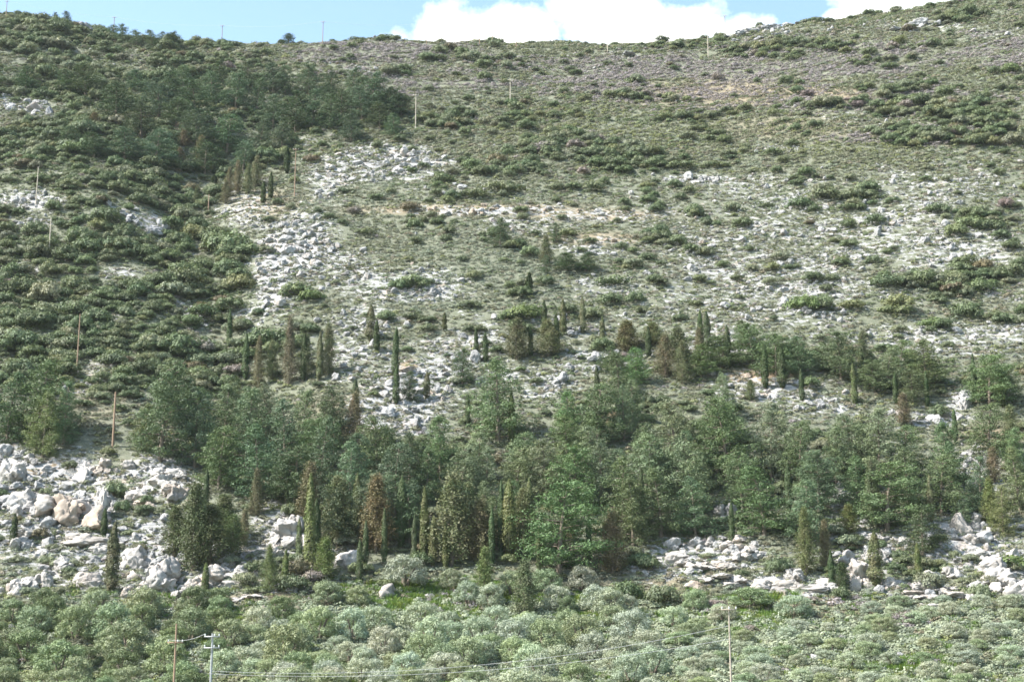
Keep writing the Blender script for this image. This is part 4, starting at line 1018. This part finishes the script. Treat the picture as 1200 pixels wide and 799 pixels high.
t202, _ = pole(202, 735, 838, 'low', 'brown wooden pole rising from the olives at lower left', M_POLE, True, .11)
t245, e245 = pole(245, 752, 845, 'double', 'grey pole rising from the olives at lower left', M_STEEL, True, .13)
t858, e858 = pole(858, 717, 842, 'wood', 'wooden pole rising from the olives at lower right', M_POLED, True, .10)
def wire(a, b, sag, label):
    pts = []
    for i in range(41):
        t = i/40; p = a.lerp(b, t); pts.append((p.x, p.y, p.z-sag*4*t*(1-t)))
    o = link(bpy.data.objects.new('power_line', MB().add(tube(pts, [.014]*41, 5)).mesh('power_line', M_WIRE)))
    tag(o, 'power line', 'power lines over the olives', label)
def on_pole(e, u, v, off):
    d = e.location.y*cp+(e.location.z-CAMZ)*sp
    ty = (399.5-v)/F
    return Vector((e.location.x+off, e.location.y-.2, CAMZ+e.location.y*(sp+ty*cp)/(cp-ty*sp)))
wire(on_pole(e245, 245, 786, .1), on_pole(e858, 858, 733, -.1), 1.55, 'upper thin wire from the grey pole to the lower right pole')
wire(on_pole(e245, 245, 789, -.1), on_pole(e858, 858, 748, .1), 1.35, 'lower thin wire from the grey pole to the lower right pole')
for a_, b_ in ((7,133),(133,260),(260,378),(378,500),(500,605),(605,743)):
    wire(tops_[a_][0][1], tops_[b_][0][1], 1.1, 'faint skyline wire between the poles at %s' % {7:'the far left and the white crag',133:'the white crag and the blue sky',260:'the blue sky and the lone tree',378:'the lone tree and the cloud edge',500:'the cloud edge and the cloud gap',605:'the cloud gap and the big cloud'}[a_])
wire(t202[0], t245[0], .3, 'short wire between the brown pole and the grey pole')

write_labels()

# ------------------------------------------------------------------ air
def haze(density):
    m, nt, out = new_mat('air_haze')
    pv = N(nt, 'ShaderNodeVolumePrincipled')
    pv.inputs['Color'].default_value = (.86,.93,1,1); pv.inputs['Density'].default_value = density; pv.inputs['Anisotropy'].default_value = .2
    nt.links.new(pv.outputs[0], out.inputs['Volume'])
    top = max(float(GZ.max())+22, 60); b = MB().box(((AX[0]+AX[-1])/2, (AY[0]+AY[-1])/2, (top+float(GZ.min())-1)/2), ((AX[-1]-AX[0])/2+60, (AY[-1]-AY[0])/2+60, (top-float(GZ.min())+1)/2))
    o = link(bpy.data.objects.new('haze', b.mesh('haze', m))); o['kind'] = 'stuff'; o['label'] = 'thin pale air haze over the hillside'
    pv.inputs['Density Attribute'].default_value = ''
    try: m.cycles.homogeneous_volume = True
    except Exception: pass
HAZE = 0.00004
if HAZE: haze(HAZE)

# ------------------------------------------------------------------ sky, clouds, sun
SUN_EL, SUN_AZ = R(46), R(-106)     # azimuth from +Y towards +X: the sun stands to the left
sv_ = Vector((math.cos(SUN_EL)*math.sin(SUN_AZ), math.cos(SUN_EL)*math.cos(SUN_AZ), math.sin(SUN_EL)))
sun = bpy.data.lights.new('sun', 'SUN'); sun.energy = 5.0; sun.angle = R(.5); sun.color = (1, .965, .93)
so_ = link(bpy.data.objects.new('sun', sun)); so_.rotation_euler = sv_.to_track_quat('Z', 'Y').to_euler()
w = bpy.data.worlds.new('World'); scene.world = w; w.use_nodes = True
nt = w.node_tree; nt.nodes.clear()
out = nt.nodes.new('ShaderNodeOutputWorld')
sky = N(nt, 'ShaderNodeTexSky', sky_type='NISHITA', sun_disc=False)
sky.sun_elevation = SUN_EL; sky.sun_rotation = SUN_AZ; sky.air_density = 1.0; sky.dust_density = 1.0; sky.ozone_density = .5
bg = N(nt, 'ShaderNodeBackground'); bg.inputs[1].default_value = .12
nt.links.new(mixc(nt, 1.0, sky.outputs[0], (1.17, 1.21, 1.12), 'MULTIPLY'), bg.inputs[0])
tc = N(nt, 'ShaderNodeTexCoord'); sep = N(nt, 'ShaderNodeSeparateXYZ'); nt.links.new(tc.outputs['Generated'], sep.inputs[0])
az = math_(nt, 'ARCTAN2', sep.outputs[0], sep.outputs[1]); el = math_(nt, 'ARCSINE', sep.outputs[2])
nz = N(nt, 'ShaderNodeTexNoise', i_Scale=26.0, i_Detail=7.0, i_Roughness=.6); nt.links.new(tc.outputs['Generated'], nz.inputs['Vector'])
nb = N(nt, 'ShaderNodeTexNoise', i_Scale=3.0, i_Detail=8.0, i_Roughness=.6); nt.links.new(tc.outputs['Generated'], nb.inputs['Vector'])
def azel(u, v):
    tx = (u-600)/F; ty = (399.5-v)/F
    q = Vector((tx, cp-ty*sp, sp+ty*cp)).normalized()
    return math.atan2(q.x, q.y), math.asin(q.z)
cl = None
for cu, cv, ru, rv in ((540,62,85,58),(520,40,50,30),(760,60,130,72),(700,20,70,50),(860,50,60,34),(1040,0,95,26),(1150,-20,120,40),(985,22,40,20),(620,60,60,34),(600,40,80,38)):
    a, e = azel(cu, cv)
    qa = math_(nt, 'DIVIDE', math_(nt, 'SUBTRACT', az, a), ru/F/cp*1.03); qe = math_(nt, 'DIVIDE', math_(nt, 'SUBTRACT', el, e), rv/F)
    q = math_(nt, 'SUBTRACT', 1.0, math_(nt, 'SQRT', math_(nt, 'ADD', math_(nt, 'MULTIPLY', qa, qa), math_(nt, 'MULTIPLY', qe, qe))))
    cl = q if cl is None else math_(nt, 'MAXIMUM', cl, q)
cl = math_(nt, 'ADD', cl, math_(nt, 'MULTIPLY', math_(nt, 'SUBTRACT', nz.outputs['Fac'], .52), 1.5))
# the rest of the sky has scattered cloud too
hi = math_(nt, 'MULTIPLY', math_(nt, 'SUBTRACT', nb.outputs['Fac'], .66), 6.0, True)
away = math_(nt, 'MULTIPLY', math_(nt, 'SUBTRACT', math_(nt, 'ABSOLUTE', az), .5), 4.0, True)
cf = math_(nt, 'MAXIMUM', math_(nt, 'MULTIPLY', cl, 1.5, True), math_(nt, 'MULTIPLY', hi, away))
bc = N(nt, 'ShaderNodeBackground'); bc.inputs[0].default_value = (1,.99,.97,1); bc.inputs[1].default_value = 1.15
ms = N(nt, 'ShaderNodeMixShader'); nt.links.new(cf, ms.inputs[0]); nt.links.new(bg.outputs[0], ms.inputs[1]); nt.links.new(bc.outputs[0], ms.inputs[2])
nt.links.new(ms.outputs[0], out.inputs[0])

# ------------------------------------------------------------------ camera and render
cam = bpy.data.cameras.new('camera'); cam.sensor_width = 36; cam.lens = F/1200*36; cam.clip_start = .5; cam.clip_end = 12000
co = link(bpy.data.objects.new('camera', cam)); co.location = (0, 0, CAMZ); co.rotation_euler = (R(90)+PITCH, 0, 0)
scene.camera = co
scene.view_settings.view_transform = 'Standard'; scene.view_settings.look = 'None'; scene.view_settings.gamma = 1
scene.view_settings.exposure = 1.38
scene.cycles.use_denoising = True; scene.cycles.sample_clamp_indirect = 3; scene.cycles.pixel_filter_type = 'BLACKMAN_HARRIS'; scene.cycles.filter_width = 1.6
scene.cycles.max_bounces = 4; scene.cycles.diffuse_bounces = 2; scene.cycles.glossy_bounces = 1; scene.cycles.transmission_bounces = 3; scene.cycles.volume_bounces = 1
print('counts', len(bpy.data.objects), 'pines', sum(o.name.startswith('pine_tree') for o in bpy.data.objects), 'olives', sum(o.name.startswith('olive_tree') for o in bpy.data.objects), [len(s[0]) for s in (SC_ROCK, SC_BUSH, SC_LOW, SC_GRASS)])
